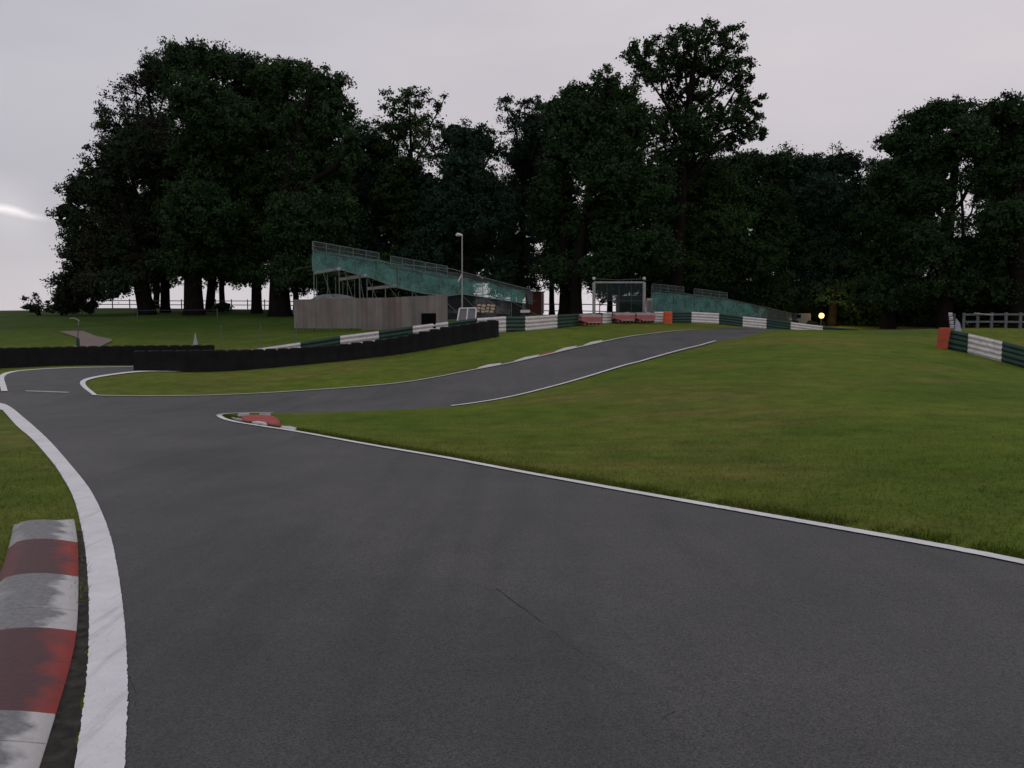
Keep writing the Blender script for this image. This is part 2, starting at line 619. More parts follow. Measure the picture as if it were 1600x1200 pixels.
M = {}
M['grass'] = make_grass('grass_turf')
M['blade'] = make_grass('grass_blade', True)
M['asphalt'] = make_asphalt()
M['asphalt3'] = make_asphalt('asphalt_old_patch', (.86, .87, .88))
M['asphalt4'] = make_asphalt('asphalt_dark_patch', (.80, .86, .89))
M['asphalt2'] = simple('asphalt_side_road', (0.066, 0.069, 0.071), 0.75, 0.18, 1.4, spec=0.4)
M['crack'] = simple('crack_fill', (0.022, 0.022, 0.024), 0.9, 0.4, 20)
M['line'] = make_paint('line_paint', (0.78, 0.76, 0.79), 0.7)
M['line2'] = make_paint('line_paint_worn', (0.50, 0.49, 0.50), 0.6)
M['dirt'] = simple('verge_dirt', (0.040, 0.036, 0.033), 0.95, 0.5, 12, spec=0.1)
M['path'] = simple('path_gravel', (0.19, 0.155, 0.14), 0.95, 0.2, 6, spec=0.1)
M['kr'] = make_kerb('kerb_red', True)
M['kw'] = make_kerb('kerb_white', False)
M['kred'] = simple('kerb_red_far', (0.36, 0.065, 0.06), 0.8, 0.3, 3, dirt=(0.14, 0.06, 0.05))
M['kbrown'] = simple('kerb_red_worn', (0.15, 0.075, 0.055), 0.85, 0.3, 3, dirt=(0.09, 0.08, 0.035))
M['kwhite'] = simple('kerb_white_far', (0.55, 0.53, 0.53), 0.8, 0.1, 3, dirt=(0.3, 0.29, 0.29))
M['rail_w'] = simple('rail_white', (0.66, 0.61, 0.62), 0.5, 0.12, 2.5, spec=0.4, dirt=(0.36, 0.33, 0.33))
M['rail_g'] = simple('rail_green', (0.016, 0.050, 0.040), 0.55, 0.25, 2.5, spec=0.35, dirt=(0.025, 0.035, 0.03))
M['post'] = simple('post_steel', (0.12, 0.12, 0.12), 0.6, 0.2, 5)
M['rubber'] = simple('rubber_black', (0.007, 0.0065, 0.0075), 0.75, 0.35, 3, spec=0.2)
M['belt'] = simple('belt_black', (0.006, 0.0056, 0.0065), 0.65, 0.6, 1.6, spec=0.22)
M['orange'] = simple('foam_orange', (0.68, 0.11, 0.035), 0.7, 0.15, 3)
M['orange2'] = simple('foam_orange_dull', (0.43, 0.075, 0.035), 0.75, 0.2, 3)
M['redpl'] = simple('plastic_red', (0.36, 0.105, 0.105), 0.6, 0.15, 2.5, dirt=(0.30, 0.15, 0.14))
M['redtop'] = simple('plastic_faded', (0.42, 0.32, 0.31), 0.7, 0.15, 4)
M['hoard'] = None
M['bark'] = simple('bark', (0.011, 0.0095, 0.008), 0.95, 0.4, 2, spec=0.05)
M['scaf'] = simple('scaffold_tube', (0.16, 0.18, 0.18), 0.5, 0.2, 4, metal=0.3)
M['net'] = make_net('net_teal', (0.130, 0.295, 0.265), 0.36, 0.84, 1.3)
M['net_dark'] = make_net('net_dark_teal', (0.028, 0.042, 0.044), 0.45, 0.85, 2.0)
M['net_thin'] = make_net('net_thin_grey', (0.10, 0.15, 0.15), 0.16, 0.42, 2)
M['net_clear'] = make_net('net_sheer_grey', (0.10, 0.12, 0.12), 0.35, 0.7, 1.2)
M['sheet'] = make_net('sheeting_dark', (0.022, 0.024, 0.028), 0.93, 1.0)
M['plank'] = simple('plank_grey', (0.42, 0.39, 0.38), 0.8, 0.15, 4)
M['plank_dark'] = simple('plank_dark', (0.07, 0.065, 0.065), 0.85, 0.25, 4)
M['wood'] = simple('fence_wood_grey', (0.085, 0.085, 0.09), 0.9, 0.25, 6, dirt=(0.05, 0.055, 0.05))
M['wood_pale'] = simple('fence_wood_pale', (0.15, 0.155, 0.165), 0.9, 0.25, 6, dirt=(0.08, 0.085, 0.08))
M['whitep'] = simple('paint_white', (0.60, 0.59, 0.60), 0.5, 0.1, 4)
M['greyp'] = simple('paint_grey_white', (0.33, 0.33, 0.32), 0.6, 0.15, 4)
M['panel'] = simple('panel_grey', (0.135, 0.13, 0.145), 0.6, 0.1, 3)
M['black'] = simple('box_black', (0.003, 0.003, 0.004), 0.8, 0.2, 4, spec=0.08)
M['tarp'] = simple('tarp_grey', (0.13, 0.14, 0.135), 0.7, 0.25, 1.5)
M['tan'] = simple('timber_pale', (0.56, 0.44, 0.33), 0.8, 0.2, 6)
M['brick'] = simple('hut_red_boards', (0.11, 0.032, 0.03), 0.85, 0.25, 5)
M['roof'] = simple('hut_roof', (0.05, 0.05, 0.055), 0.8, 0.2, 3)
M['lamp'] = simple('lamp_lit', (1.0, 0.85, 0.35), 0.5, 0.0, 1, emis=((1.0, 0.78, 0.28), 1.9))
M['leaf1'] = make_leaf('leaf_dark_green', (0.017, 0.037, 0.013), (0.026, 0.055, 0.018))
M['leaf2'] = make_leaf('leaf_copper', (0.018, 0.028, 0.015), (0.024, 0.042, 0.020), (0.040, 0.022, 0.018))
M['leaf3'] = make_leaf('leaf_mid_green', (0.021, 0.045, 0.013), (0.034, 0.066, 0.018))
M['leaf4'] = make_leaf('leaf_bluish', (0.016, 0.034, 0.020), (0.022, 0.048, 0.029))


def make_hoard(k=(1, 1, 1)):
    m, t, b = new_mat('hoarding_board')
    p = geo_pos(t)
    n = noise(t, p, 1.0, 4, 0.6)
    s = noise(t, p, 1.0, 4, 0.6, stretch=(3.0, 3.0, 0.12))
    c = ramp(t, s, [(0.3, (0.112, 0.100, 0.096)), (0.5, (0.142, 0.129, 0.124)), (0.7, (0.18, 0.167, 0.160))])
    c = mixc(t, 0.7, c, ramp(t, n, [(0.35, (0.85, 0.78, 0.78)), (0.65, (1.1, 1.08, 1.08))]), 'MULTIPLY')
    c = mixc(t, 1.0, c, tuple(v * 1.28 for v in k), 'MULTIPLY')
    t.links.new(c, b.inputs['Base Color'])
    b.inputs['Roughness'].default_value = 0.9
    return m


M['hoard'] = make_hoard()
M['hoard2'] = make_hoard((1.15, 1.13, 1.10))
M['hoard3'] = make_hoard((1.0, .92, .91))

# ------------------------------------------------------------------ outlines (photograph pixels laid onto the terrain)
def resample(P, step):
    P = np.array(P)
    s = np.concatenate([[0], np.cumsum(np.linalg.norm(np.diff(P[:, :2], axis=0), axis=1))])
    n = max(int(s[-1] / step), 1)
    u = np.linspace(0, s[-1], n + 1)
    return np.stack([np.interp(u, s, P[:, k]) for k in range(P.shape[1])], -1)


def smoothline(P, it=2):
    """Chaikin corner cutting keeping the ends"""
    P = np.array(P)
    for _ in range(it):
        Q = [P[0]]
        for a, b in zip(P[:-1], P[1:]):
            Q += [a * .75 + b * .25, a * .25 + b * .75]
        Q.append(P[-1])
        P = np.array(Q)
    return P


def hits(pix):
    return np.array([hit(*p)[:2] if len(p) == 2 else at(*p)[:2] for p in pix])


lineL_out = hits([(100, 1280), (117, 1200), (126, 1140), (136, 1060), (139, 1000), (139, 920), (133, 850), (117, 780), (97, 745), (85, 727),
                  (70, 709), (48, 684), (27, 668), (12, 650), (0, 636)])
lineL_in = hits([(188, 1280), (195, 1200), (199, 1120), (200, 1060), (197, 1000), (192, 945), (184, 890), (174, 840), (157, 795), (138, 760),
                 (106, 722), (80, 692), (60, 673), (43, 658), (20, 637), (0, 628)])
# continue both behind the camera and out of the frame at the left
lineL_out = np.vstack([[-2.6, -25], [-2.25, -6], lineL_out, [-26, 33.5], [-40, 37.5], [-70, 40]])
lineL_in = np.vstack([[-2.35, -25], [-1.95, -6], lineL_in, [-25.5, 34.0], [-39.8, 38.1], [-70, 40.6]])
lineL_out = smoothline(lineL_out)
lineL_in = smoothline(lineL_in)
lineR = smoothline(np.vstack([hits([(345, 650), (352, 655), (372, 660), (410, 666), (465, 674), (540, 688), (620, 702), (720, 719), (800, 734),
                                    (900, 752), (1000, 770), (1150, 796), (1300, 822), (1450, 848), (1600, 876)]),
                              [[5.2, 4.4], [7.5, 1.0], [9.5, -6], [10, -25]]]))
wedge_up = smoothline(hits([(345, 650), (352, 647.5), (380, 646), (430, 646), (520, 644), (620, 640), (700, 636), (760, 628), (800, 621), (850, 609), (900, 596),
                            (950, 581), (1000, 566), (1050, 553), (1100, 540), (1158, 527.5)]))
wedge_up = np.vstack([wedge_up, [at(1215, 521, 56)[:2], at(1300, 518, 58)[:2], at(1420, 517, 57)[:2], at(1560, 517, 60)[:2], at(1800, 520, 62)[:2]]])
up_left = smoothline(hits([(150, 617.5), (165, 618.5), (220, 619), (300, 619), (380, 616), (460, 611), (540, 606), (620, 599.5), (680, 590), (740, 578), (790, 569), (830, 560),
                           (880, 548), (925, 538), (960, 530), (1000, 523.5), (1045, 518.5), (1090, 515.5)]))
up_left = np.vstack([up_left, [at(1140, 514, 65)[:2], at(1200, 514, 66.5)[:2], at(1290, 516, 67)[:2], at(1420, 520, 66.5)[:2], at(1560, 521, 67)[:2], at(1800, 521, 69)[:2]]])
isl_out = smoothline(hits([(290, 578, 41.3), (218, 580.5), (190, 583), (160, 587), (138, 591), (127, 595), (124, 600), (130, 607), (140, 614), (144, 618)]))
isl_in = smoothline(hits([(290, 579, 41.0), (218, 582), (190, 585), (165, 588.5), (146, 592), (134, 596), (133, 601), (138, 607), (147, 614), (152, 618)]))
side_up_in = smoothline(hits([(12, 612), (10, 604), (7, 596), (6, 590), (12, 585), (30, 580.5), (60, 578), (100, 576), (160, 574.5), (218, 573.5)]))
side_up_out = smoothline(hits([(2, 612), (0, 604), (-2, 596), (-2, 590), (4, 584), (28, 579.6), (60, 577.3), (100, 575.4), (160, 574), (218, 573.0)]))
e1 = at(330, 572, 44.2)[:2]
e2 = at(340, 578, 41.9)[:2]
road_poly = np.vstack([
    lineL_out,
    [[-70, 50], [-42, 45.5], [-27, 38.5]],
    side_up_out, [e1, e2],
    isl_in, up_left, wedge_up[::-1], lineR[1:]])

# ------------------------------------------------------------------ terrain: turf and tarmac cut from one conforming sheet
def in_poly(px, py, poly):
    x1, y1 = poly[:, 0], poly[:, 1]
    x2, y2 = np.roll(x1, -1), np.roll(y1, -1)
    c = np.zeros(len(px), bool)
    for a, b, cc, d in zip(x1, y1, x2, y2):
        if b == d:
            continue
        k = ((b > py) != (d > py)) & (px < (cc - a) * (py - b) / (d - b) + a)
        c ^= k
    return c


def grid(x0, x1, y0, y1, s, hole=None):
    gx, gy = np.meshgrid(np.arange(x0, x1 + 1e-6, s), np.arange(y0, y1 + 1e-6, s))
    p = np.stack([gx.ravel(), gy.ravel()], -1)
    if hole:
        k = (p[:, 0] > hole[0] - s * .4) & (p[:, 0] < hole[1] + s * .4) & (p[:, 1] > hole[2] - s * .4) & (p[:, 1] < hole[3] + s * .4)
        p = p[~k]
    return p


rp = []
for a, b in zip(road_poly, np.roll(road_poly, -1, axis=0)):
    L = np.linalg.norm(b - a)
    n = max(1, int(L / 0.8))
    for i in range(n):
        rp.append(a + (b - a) * i / n)
rp = np.array(rp)
g1_ = grid(-20, 26, -4, 60, 0.8)
g2_ = grid(-76, 86, -30, 134, 2.5, (-20, 26, -4, 60))
g3_ = grid(-640, 640, -340, 940, 40, (-76, 86, -30, 134))
gp = np.vstack([g1_, g2_, g3_])
gp = gp + RNG.uniform(-.03, .03, gp.shape)
allp = np.vstack([rp, gp])
nr = len(rp)
vo_, ed_, fc_, _, _, _ = delaunay_2d_cdt([Vector(p) for p in allp.tolist()], [(i, (i + 1) % nr) for i in range(nr)], [], 0, 1e-5)
vv = np.array([[v.x, v.y] for v in vo_])
zz = H(vv[:, 0], vv[:, 1])
V3 = np.column_stack([vv, zz])
FA = np.array([f for f in fc_ if len(f) == 3])
cen = vv[FA].mean(1)
a_, b_, c_ = vv[FA[:, 0]], vv[FA[:, 1]], vv[FA[:, 2]]
ar = (b_[:, 0] - a_[:, 0]) * (c_[:, 1] - a_[:, 1]) - (b_[:, 1] - a_[:, 1]) * (c_[:, 0] - a_[:, 0])
FA[ar < 0] = FA[ar < 0][:, ::-1]
inr = in_poly(cen[:, 0], cen[:, 1], road_poly)


def sub_mesh(name, faces, mat, kind='structure'):
    u, inv = np.unique(faces.ravel(), return_inverse=True)
    me = bpy.data.meshes.new(name)
    me.from_pydata(V3[u].tolist(), [], inv.reshape(-1, 3).tolist())
    me.materials.append(mat)
    me.polygons.foreach_set('use_smooth', [True] * len(me.polygons))
    o = bpy.data.objects.new(name, me)
    COL.objects.link(o)
    tag(o, kind=kind)
    return o


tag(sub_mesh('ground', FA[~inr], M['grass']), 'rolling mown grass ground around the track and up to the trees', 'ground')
tag(sub_mesh('road', FA[inr], M['asphalt']), 'dark grey asphalt race track forking left and climbing right', 'road')


def ribbon(name, A, B, mat, label, lift=0.006, step=0.25, jit=0.0, cat='road marking', kind='structure', skirt=False, hump=0):
    """strip between two outlines A and B, laid on the ground"""
    A, B = resample(A, step), resample(B, step)
    n = max(len(A), len(B))
    u = np.linspace(0, 1, n)
    A = np.stack([np.interp(u, np.linspace(0, 1, len(A)), A[:, k]) for k in (0, 1)], -1)
    B = np.stack([np.interp(u, np.linspace(0, 1, len(B)), B[:, k]) for k in (0, 1)], -1)
    if jit:
        A = A + RNG.normal(0, jit, A.shape)
        B = B + RNG.normal(0, jit, B.shape)
    m = 3
    rows = [A * (1 - k / m) + B * (k / m) for k in range(m + 1)]
    P = np.stack(rows, 1).reshape(-1, 2)
    z = H(P[:, 0], P[:, 1]) + lift + (0.0006 * np.maximum(P[:, 1], 0) if hump == 0 else hump * np.clip((P[:, 1] - 24) / 20, 0, 1))
    if skirt:
        z[:m + 1] -= .05
        z[-m - 1:] -= .05
    mb = MB()
    fs = []
    for i in range(n - 1):
        for k in range(m):
            a = i * (m + 1) + k
            fs.append((a, a + 1, a + m + 2, a + m + 1))
    mb.add(np.column_stack([P, z]), fs)
    o = mb.build(name, mat, smooth=True)
    return tag(o, label, cat, None, kind)


def offset(P, w):
    P = np.array(P)
    t = np.gradient(P, axis=0)
    t /= np.linalg.norm(t, axis=1)[:, None] + 1e-9
    return P + np.stack([-t[:, 1], t[:, 0]], -1) * w


ribbon('edge_line', lineL_out, lineL_in, M['line'], 'broad white edge line curving beside the red and white kerb', step=0.02, jit=0.0018)
lr = resample(lineR, 0.3)
ribbon('edge_line', offset(lr, 0.02), offset(lr, -0.125), M['line'], 'white edge line between the lower track and the grass hill', step=0.06, jit=0.002, lift=0.008)
wl = resample(wedge_up[:60], 0.3)
k0 = hit(700, 636)[:2]
i0 = int(np.argmin(np.linalg.norm(wl - k0, axis=1)))
k1 = hit(1158, 527.5)[:2]
i1 = int(np.argmin(np.linalg.norm(wl - k1, axis=1)))
ribbon('edge_line', wl[i0:i1], offset(wl[i0:i1], 0.17), M['line'], 'white edge line of the climbing track below the grass crest', lift=0.022, hump=0.06)
nose = resample(wedge_up[:14], 0.1)
ribbon('edge_line', nose[:28], offset(nose[:28], 0.16), M['line2'], 'faint grey line around the nose of the apex kerb', lift=0.01, step=.1)
ul = resample(up_left, 0.3)
k2 = hit(1088, 515.7)[:2]
i2 = int(np.argmin(np.linalg.norm(ul - k2, axis=1)))
ribbon('edge_line', ul[:i2], offset(ul[:i2], -0.15), M['line2'], 'long thin white line at the far side of the climbing track', lift=0.012)
ribbon('edge_line', isl_out, isl_in, M['line'], 'broad white line bending round the left tip of the grass strip', lift=0.012, step=.15)
ribbon('edge_line', side_up_out, side_up_in, M['line'], 'white line bending at the left side of the side road', lift=0.012, step=.15)
dl = hits([(38, 612.2), (70, 613.2), (105, 614.5)])
ribbon('stop_line', dl, offset(dl, 0.17), M['line2'], 'short thin white line across the mouth of the side road', lift=0.012)
# the greyer tarmac of the side road
sr = np.vstack([side_up_in[::-1]])
sb = np.vstack([isl_out])
ribbon('side_road', resample(side_up_in, .5), resample(isl_out[::-1], .5), M['asphalt2'],
       'greyer tarmac of the side road running behind the tyre wall', lift=0.004, step=.4, cat='road', skirt=True)
# cracks and seams in the asphalt
def crack(pix, w, label):
    P = resample(hits(pix), 0.04)
    n = len(P)
    ph = np.cumsum(RNG.normal(0, 0.004, (n, 2)), axis=0)
    ph -= np.linspace(0, 1, n)[:, None] * ph[-1]
    P = P + ph
    wd = np.abs(RNG.normal(w, w * .6, n))[:, None]
    t = np.gradient(P, axis=0)
    t /= np.linalg.norm(t, axis=1)[:, None] + 1e-9
    nn = np.stack([-t[:, 1], t[:, 0]], -1)
    A, B = P - nn * wd, P + nn * wd
    mb = MB()
    Q = np.stack([A, B], 1).reshape(-1, 2)
    mb.add(np.column_stack([Q, H(Q[:, 0], Q[:, 1]) + 0.004]), [(2 * i, 2 * i + 2, 2 * i + 3, 2 * i + 1) for i in range(n - 1)])
    tag(mb.build('crack', M['crack']), label, 'crack', None, 'structure')


def patch(name, pix, mat, label, rough=.02):
    P = resample(np.vstack([hits(pix), hits(pix[:1])]), .12)[:-1]
    P = P + RNG.normal(0, rough, P.shape) + .06 * np.stack([np.sin(np.arange(len(P)) * .31), np.cos(np.arange(len(P)) * .23)], -1) * (rough > 0)
    G = grid(P[:, 0].min(), P[:, 0].max(), P[:, 1].min(), P[:, 1].max(), .5)
    G = G[in_poly(G[:, 0], G[:, 1], P)]
    v_, _, f_, _, _, _ = delaunay_2d_cdt([Vector(p) for p in np.vstack([P, G]).tolist()], [(i, (i + 1) % len(P)) for i in range(len(P))], [], 1, 1e-5)
    z_ = H([v.x for v in v_], [v.y for v in v_])
    o = MB().add([(v.x, v.y, z + .0035) for v, z in zip(v_, z_)], [tuple(f) for f in f_]).build(name, mat, smooth=True)
    return tag(o, label, 'road', None, 'structure')


patch('asphalt_patch', [(180, 1000), (176, 925), (330, 915), (450, 905), (600, 903), (700, 906), (775, 920), (850, 972), (930, 1020), (1000, 1066), (1080, 1150), (1150, 1290), (180, 1290), (185, 1200), (186, 1100)],
      M['asphalt3'], 'older coarser asphalt in the foreground below the crack')
crack([(772, 920), (800, 938), (825, 955), (850, 975)], 0.0022, 'thin dark crack slanting in the middle of the asphalt')
crack([(860, 984), (905, 1018), (950, 1050)], 0.0012, 'faint hairline crack continuing down the asphalt')

# verge dirt between kerb and line
kR = hits([(122, 826), (123, 850), (124, 905), (122, 990), (110, 1050), (88, 1122), (64, 1200), (35, 1290)])
kR = smoothline(np.vstack([kR, [[-3.6, 0.8], [-3.9, -2], [-4.1, -5]]]))
ribbon('verge_dirt', np.vstack([kR]) + [-0.1, 0], hits([(131, 832), (136, 870), (139, 930), (139, 1000), (136, 1060), (126, 1140), (117, 1200), (100, 1280)]).tolist()
       + [[-2.2, 1.0], [-2.2, -2], [-2.25, -5]], M['dirt'], 'dark dirt strip between the kerb and the white line', lift=0.003, step=.1, jit=0.008, cat='ground', kind='structure')

# ------------------------------------------------------------------ near kerb
def kerb_blocks(root, path, cuts, width, hgt, mats, uvs=True, step=0.06, taper=True, side=1):
    """path: outline at the track side, blocks lie to its left (side=1) or right (-1)"""
    P = resample(path, step)
    n = len(P)
    Q = offset(P, width * side)
    s = np.concatenate([[0], np.cumsum(np.linalg.norm(np.diff(P, axis=0), axis=1))])
    m = 8
    for bi, ((s0, s1), mt) in enumerate(zip(cuts, mats)):
        idx = np.where((s >= s0 - step) & (s <= s1))[0]
        if len(idx) < 2:
            continue
        mb = MB()
        vs, fs, uv = [], [], []
        for i in idx:
            te = 1.0
            if taper:
                te = min(1, max(0.12, s[i] / 0.25))
            for k in range(m + 1):
                u = k / m
                p = P[i] * (1 - u) + Q[i] * u
                z = h1(*p) + 0.012 + hgt * te * math.sin(math.pi * min(1, u * 1.15 + .04) * 0.62) * (1 if u < .86 else (1 - u) / .14 * .8 + .2)
                vs.append((p[0], p[1], z))
                uv.append((1 - u, s[i]))
        for a in range(len(idx) - 1):
            for k in range(m):
                q = a * (m + 1) + k
                fs.append((q, q + m + 1, q + m + 2, q + 1))
        # skirts
        nb = len(vs)
        for a in range(len(idx)):
            for k in (0, m):
                v = vs[a * (m + 1) + k]
                vs.append((v[0], v[1], v[2] - 0.15))
                uv.append(uv[a * (m + 1) + k])
        for a in range(len(idx) - 1):
            fs.append((a * (m + 1), nb + a * 2, nb + a * 2 + 2, (a + 1) * (m + 1)))
            fs.append((a * (m + 1) + m, (a + 1) * (m + 1) + m, nb + a * 2 + 3, nb + a * 2 + 1))
        mb.add(vs, fs)
        o = mb.build('kerb_block', mt, root, smooth=True)
        ul_ = o.data.uv_layers.new(name='UVMap')
        for lp in o.data.loops:
            ul_.data[lp.index].uv = uv[lp.vertex_index]
        if 'red' in mt.name:
            o['label'] = 'red painted block'
        else:
            o['label'] = 'white painted block'


kpath = smoothline(np.vstack([hits([(116, 813), (122, 850), (123, 905), (121, 990), (108, 1050), (86, 1122), (62, 1200), (32, 1290)]),
                              [[-3.5, 1.0], [-3.8, -1.5], [-4.0, -4]]]))
kp = resample(kpath, 0.02)
ks = np.concatenate([[0], np.cumsum(np.linalg.norm(np.diff(kp, axis=0), axis=1))])


def s_at(px, py):
    q = hit(px, py)[:2]
    return ks[int(np.argmin(np.linalg.norm(kp - q, axis=1)))]


cs = [0, s_at(122, 851), s_at(123, 907), s_at(121, 993), s_at(86, 1124)]
cs += [cs[-1] + 0.95, cs[-1] + 1.9, cs[-1] + 2.85]
# keep the wide kerb clear of the edge line
kroot = thing('kerb', 'worn red and white kerb in the left foreground beside the broad white line', 'kerb', onto(kp[0]))
kerb_blocks(kroot, kpath, list(zip(cs[:-1], cs[1:])), 0.52, 0.075, [M['kw'], M['kr']] * 4, side=-1 if offset(kp[:3], 1)[1][0] > kp[1][0] else 1)

# ------------------------------------------------------------------ apex kerb with the red mound
def far_kerb(name, label, rows, lift=0.02):
    """rows: list of (material, [pixel outline]) laid as a low raised slab"""
    r0 = hit(*rows[0][1][0])
    root = thing(name, label, 'kerb', r0)
    for mt, pix, hg, lb in rows:
        P = hits(pix)
        n = len(P)
        c = P.mean(0)
        mb = MB()
        rings = []
        vs = []
        for f_, z_ in ((1.0, 0.0), (0.99, 0.5), (0.93, 0.85), (0.7, 1.0)):
            for p in P:
                q = c + (p - c) * f_
                vs.append((q[0], q[1], h1(*q) + 0.004 + (hg + lift) * z_))
        vs.append((c[0], c[1], h1(*c) + 0.004 + hg + lift))
        fs = []
        for r in range(3):
            for i in range(n):
                j = (i + 1) % n
                fs.append((r * n + i, r * n + j, (r + 1) * n + j, (r + 1) * n + i))
        for i in range(n):
            fs.append((3 * n + i, 3 * n + (i + 1) % n, 4 * n))
        mb.add(vs, fs)
        o = mb.build('kerb_block', mt, root, smooth=False)
        o['label'] = lb
    return root


far_kerb('kerb', 'bright red apex kerb mound with white blocks at the fork of the track', [
    (M['kred'], [(377, 659), (400, 662), (437, 667), (438, 660), (430, 654), (410, 651), (388, 651), (378, 653)], 0.05, 'raised red mound'),
    (M['kwhite'], [(366, 657), (380, 659.5), (377, 655), (360, 653)], 0.01, 'white block'),
    (M['kwhite'], [(393, 662.5), (418, 666.5), (416, 664), (403, 661.5)], 0.05, 'white block'),
    (M['kwhite'], [(438, 669.8), (462, 674), (464, 671), (455, 668.8), (440, 668)], 0.03, 'white block'),
    (M['kbrown'], [(420, 665.5), (440, 669), (447, 668), (440, 664)], 0.02, 'worn brown red block'),
])
mk = thing('marker_block', 'small white block on the left top of the red apex kerb', 'marker', hit(381, 650), 'marker blocks on the apex kerb')
q = hit(381, 652)
MB().box(q + [0, 0, .07], (.30, .12, .07)).build('white_block', M['kwhite'], mk)
mk = thing('marker_block', 'small white block on the right top of the red apex kerb', 'marker', hit(420, 650), 'marker blocks on the apex kerb')
q = hit(417, 652)
MB().box(q + [-.05, 0, .08], (.30, .10, .05)).build('white_block', M['kwhite'], mk)

# kerb on the far side of the climbing track
ks_rows = []
for x0, x1, mt, lb in [(632, 662, 'kbrown', 'worn block'), (662, 690, 'kbrown', 'worn red block'), (690, 743, 'kbrown', 'worn red block'), (743, 780, 'kwhite', 'white block'),
                       (780, 800, 'kbrown', 'worn red block'), (800, 839, 'kwhite', 'white block'), (839, 864, 'kred', 'red block'),
                       (864, 898, 'kwhite', 'white block'), (898, 909, 'kbrown', 'worn red block'), (909, 938, 'kwhite', 'white block')]:
    ys = lambda x: float(np.interp(x, [540, 620, 680, 740, 790, 830, 880, 925, 960], [606, 599.5, 590, 578, 569, 560, 548, 538, 530]))
    tp = 3.4 if mt == 'kwhite' else 2.6
    tp *= 1.0 if x0 > 700 else .6
    ks_rows.append((M[mt], [(x0, ys(x0) - .3), (x1, ys(x1) - .3), (x1 + 4, ys(x1) - tp), ((x0 + x1) / 2, ys((x0 + x1) / 2) - tp - .3), (x0 + 5, ys(x0) - tp + .3)], 0.01, lb))
far_kerb('kerb', 'low red and white kerb along the far side of the climbing track', ks_rows, lift=0.015)

# ------------------------------------------------------------------ gravel path in the far left field
pp = hits([(92, 519), (106, 518), (128, 517.5), (150, 526), (179, 532), (160, 541), (140, 550), (95, 549), (125, 538), (124, 530), (108, 524)])
mb = MB()
cc = resample(np.vstack([pp, pp[:1]]), 1.0)
vo2, _, fc2, _, _, _ = delaunay_2d_cdt([Vector(p) for p in np.vstack([cc[:-1], [p for p in grid(cc[:, 0].min(), cc[:, 0].max(), cc[:, 1].min(), cc[:, 1].max(), 1.5)
                                                                                 if in_poly(np.array([p[0]]), np.array([p[1]]), cc[:-1])[0]]]).tolist()],
                                      [(i, (i + 1) % (len(cc) - 1)) for i in range(len(cc) - 1)], [], 1, 1e-5)
mb.add([(v.x, v.y, h1(v.x, v.y) + 0.05) for v in vo2], [tuple(f) for f in fc2])
tag(mb.build('path', M['path']), 'pale gravel path ending in the left field', 'path', None, 'structure')

# ------------------------------------------------------------------ grass blades near the camera and along the edges
def blades(name, pts, hgt, wid, lean, tint, label):
    n = len(pts)
    z = H(pts[:, 0], pts[:, 1])
    base = np.column_stack([pts, z - 0.005])
    a = RNG.uniform(0, 2 * math.pi, n)
    w = np.stack([np.cos(a), np.sin(a), np.zeros(n)], -1) * (wid * RNG.uniform(.6, 1.3, n))[:, None]
    hh = hgt * RNG.uniform(.5, 1.25, n)
    l = RNG.normal(0, lean, (n, 2)) * hh[:, None]
    tip = base + np.column_stack([l, hh])
    V = np.stack([base - w, base + w, tip], 1).reshape(-1, 3)
    me = bpy.data.meshes.new(name)
    me.vertices.add(3 * n)
    me.vertices.foreach_set('co', V.ravel())
    me.loops.add(3 * n)
    me.loops.foreach_set('vertex_index', np.arange(3 * n, dtype=np.int32))
    me.polygons.add(n)
    me.polygons.foreach_set('loop_start', np.arange(0, 3 * n, 3, dtype=np.int32))
    me.polygons.foreach_set('loop_total', np.full(n, 3, dtype=np.int32))
    me.update()
    at_ = me.color_attributes.new('tint', 'FLOAT_COLOR', 'POINT')
    t = np.repeat(tint * RNG.uniform(.7, 1.35, n), 3)
    at_.data.foreach_set('color', np.column_stack([t, t, t, np.ones(3 * n)]).astype(np.float32).ravel())
    me.materials.append(M['blade'])
    o = bpy.data.objects.new(name, me)
    COL.objects.link(o)
    return tag(o, label, 'grass', None, 'stuff')


def scatter(n, fx):
    """random points seen in the photograph region given by pixel box, kept off the road"""
    x0, x1, y0, y1 = fx
    P = np.stack([RNG.uniform(x0, x1, n), RNG.uniform(y0, y1, n)], -1)
    k = ~in_poly(P[:, 0], P[:, 1], road_poly)
    return P[k]


P = scatter(420000, (-9, 20, 1, 24))
d = np.hypot(P[:, 0], P[:, 1])
keep = RNG.uniform(0, 1, len(P)) < np.clip(9.0 / d, 0, 1) ** 1.1 * np.clip((24 - d) / 12, 0, 1)
vis = np.abs(P[:, 0]) < P[:, 1] * .68 + 1
P = P[keep & vis]
dk = np.min(np.linalg.norm(P[:, None] - resample(kpath, .3)[None], axis=2), axis=1)
dd_ = np.min(np.linalg.norm(P[:, None] - resample(lineL_out, .5)[None, :60], axis=2), axis=1)
lowx = (P[:, 0] < 0) & (P[:, 1] < 7.8) & (dd_ < 0.95)
P = P[(dk > .0) & ~lowx]
blades('lawn_grass', P, 0.050, 0.0045, .5, 1.25, 'short mown grass blades on the verges')
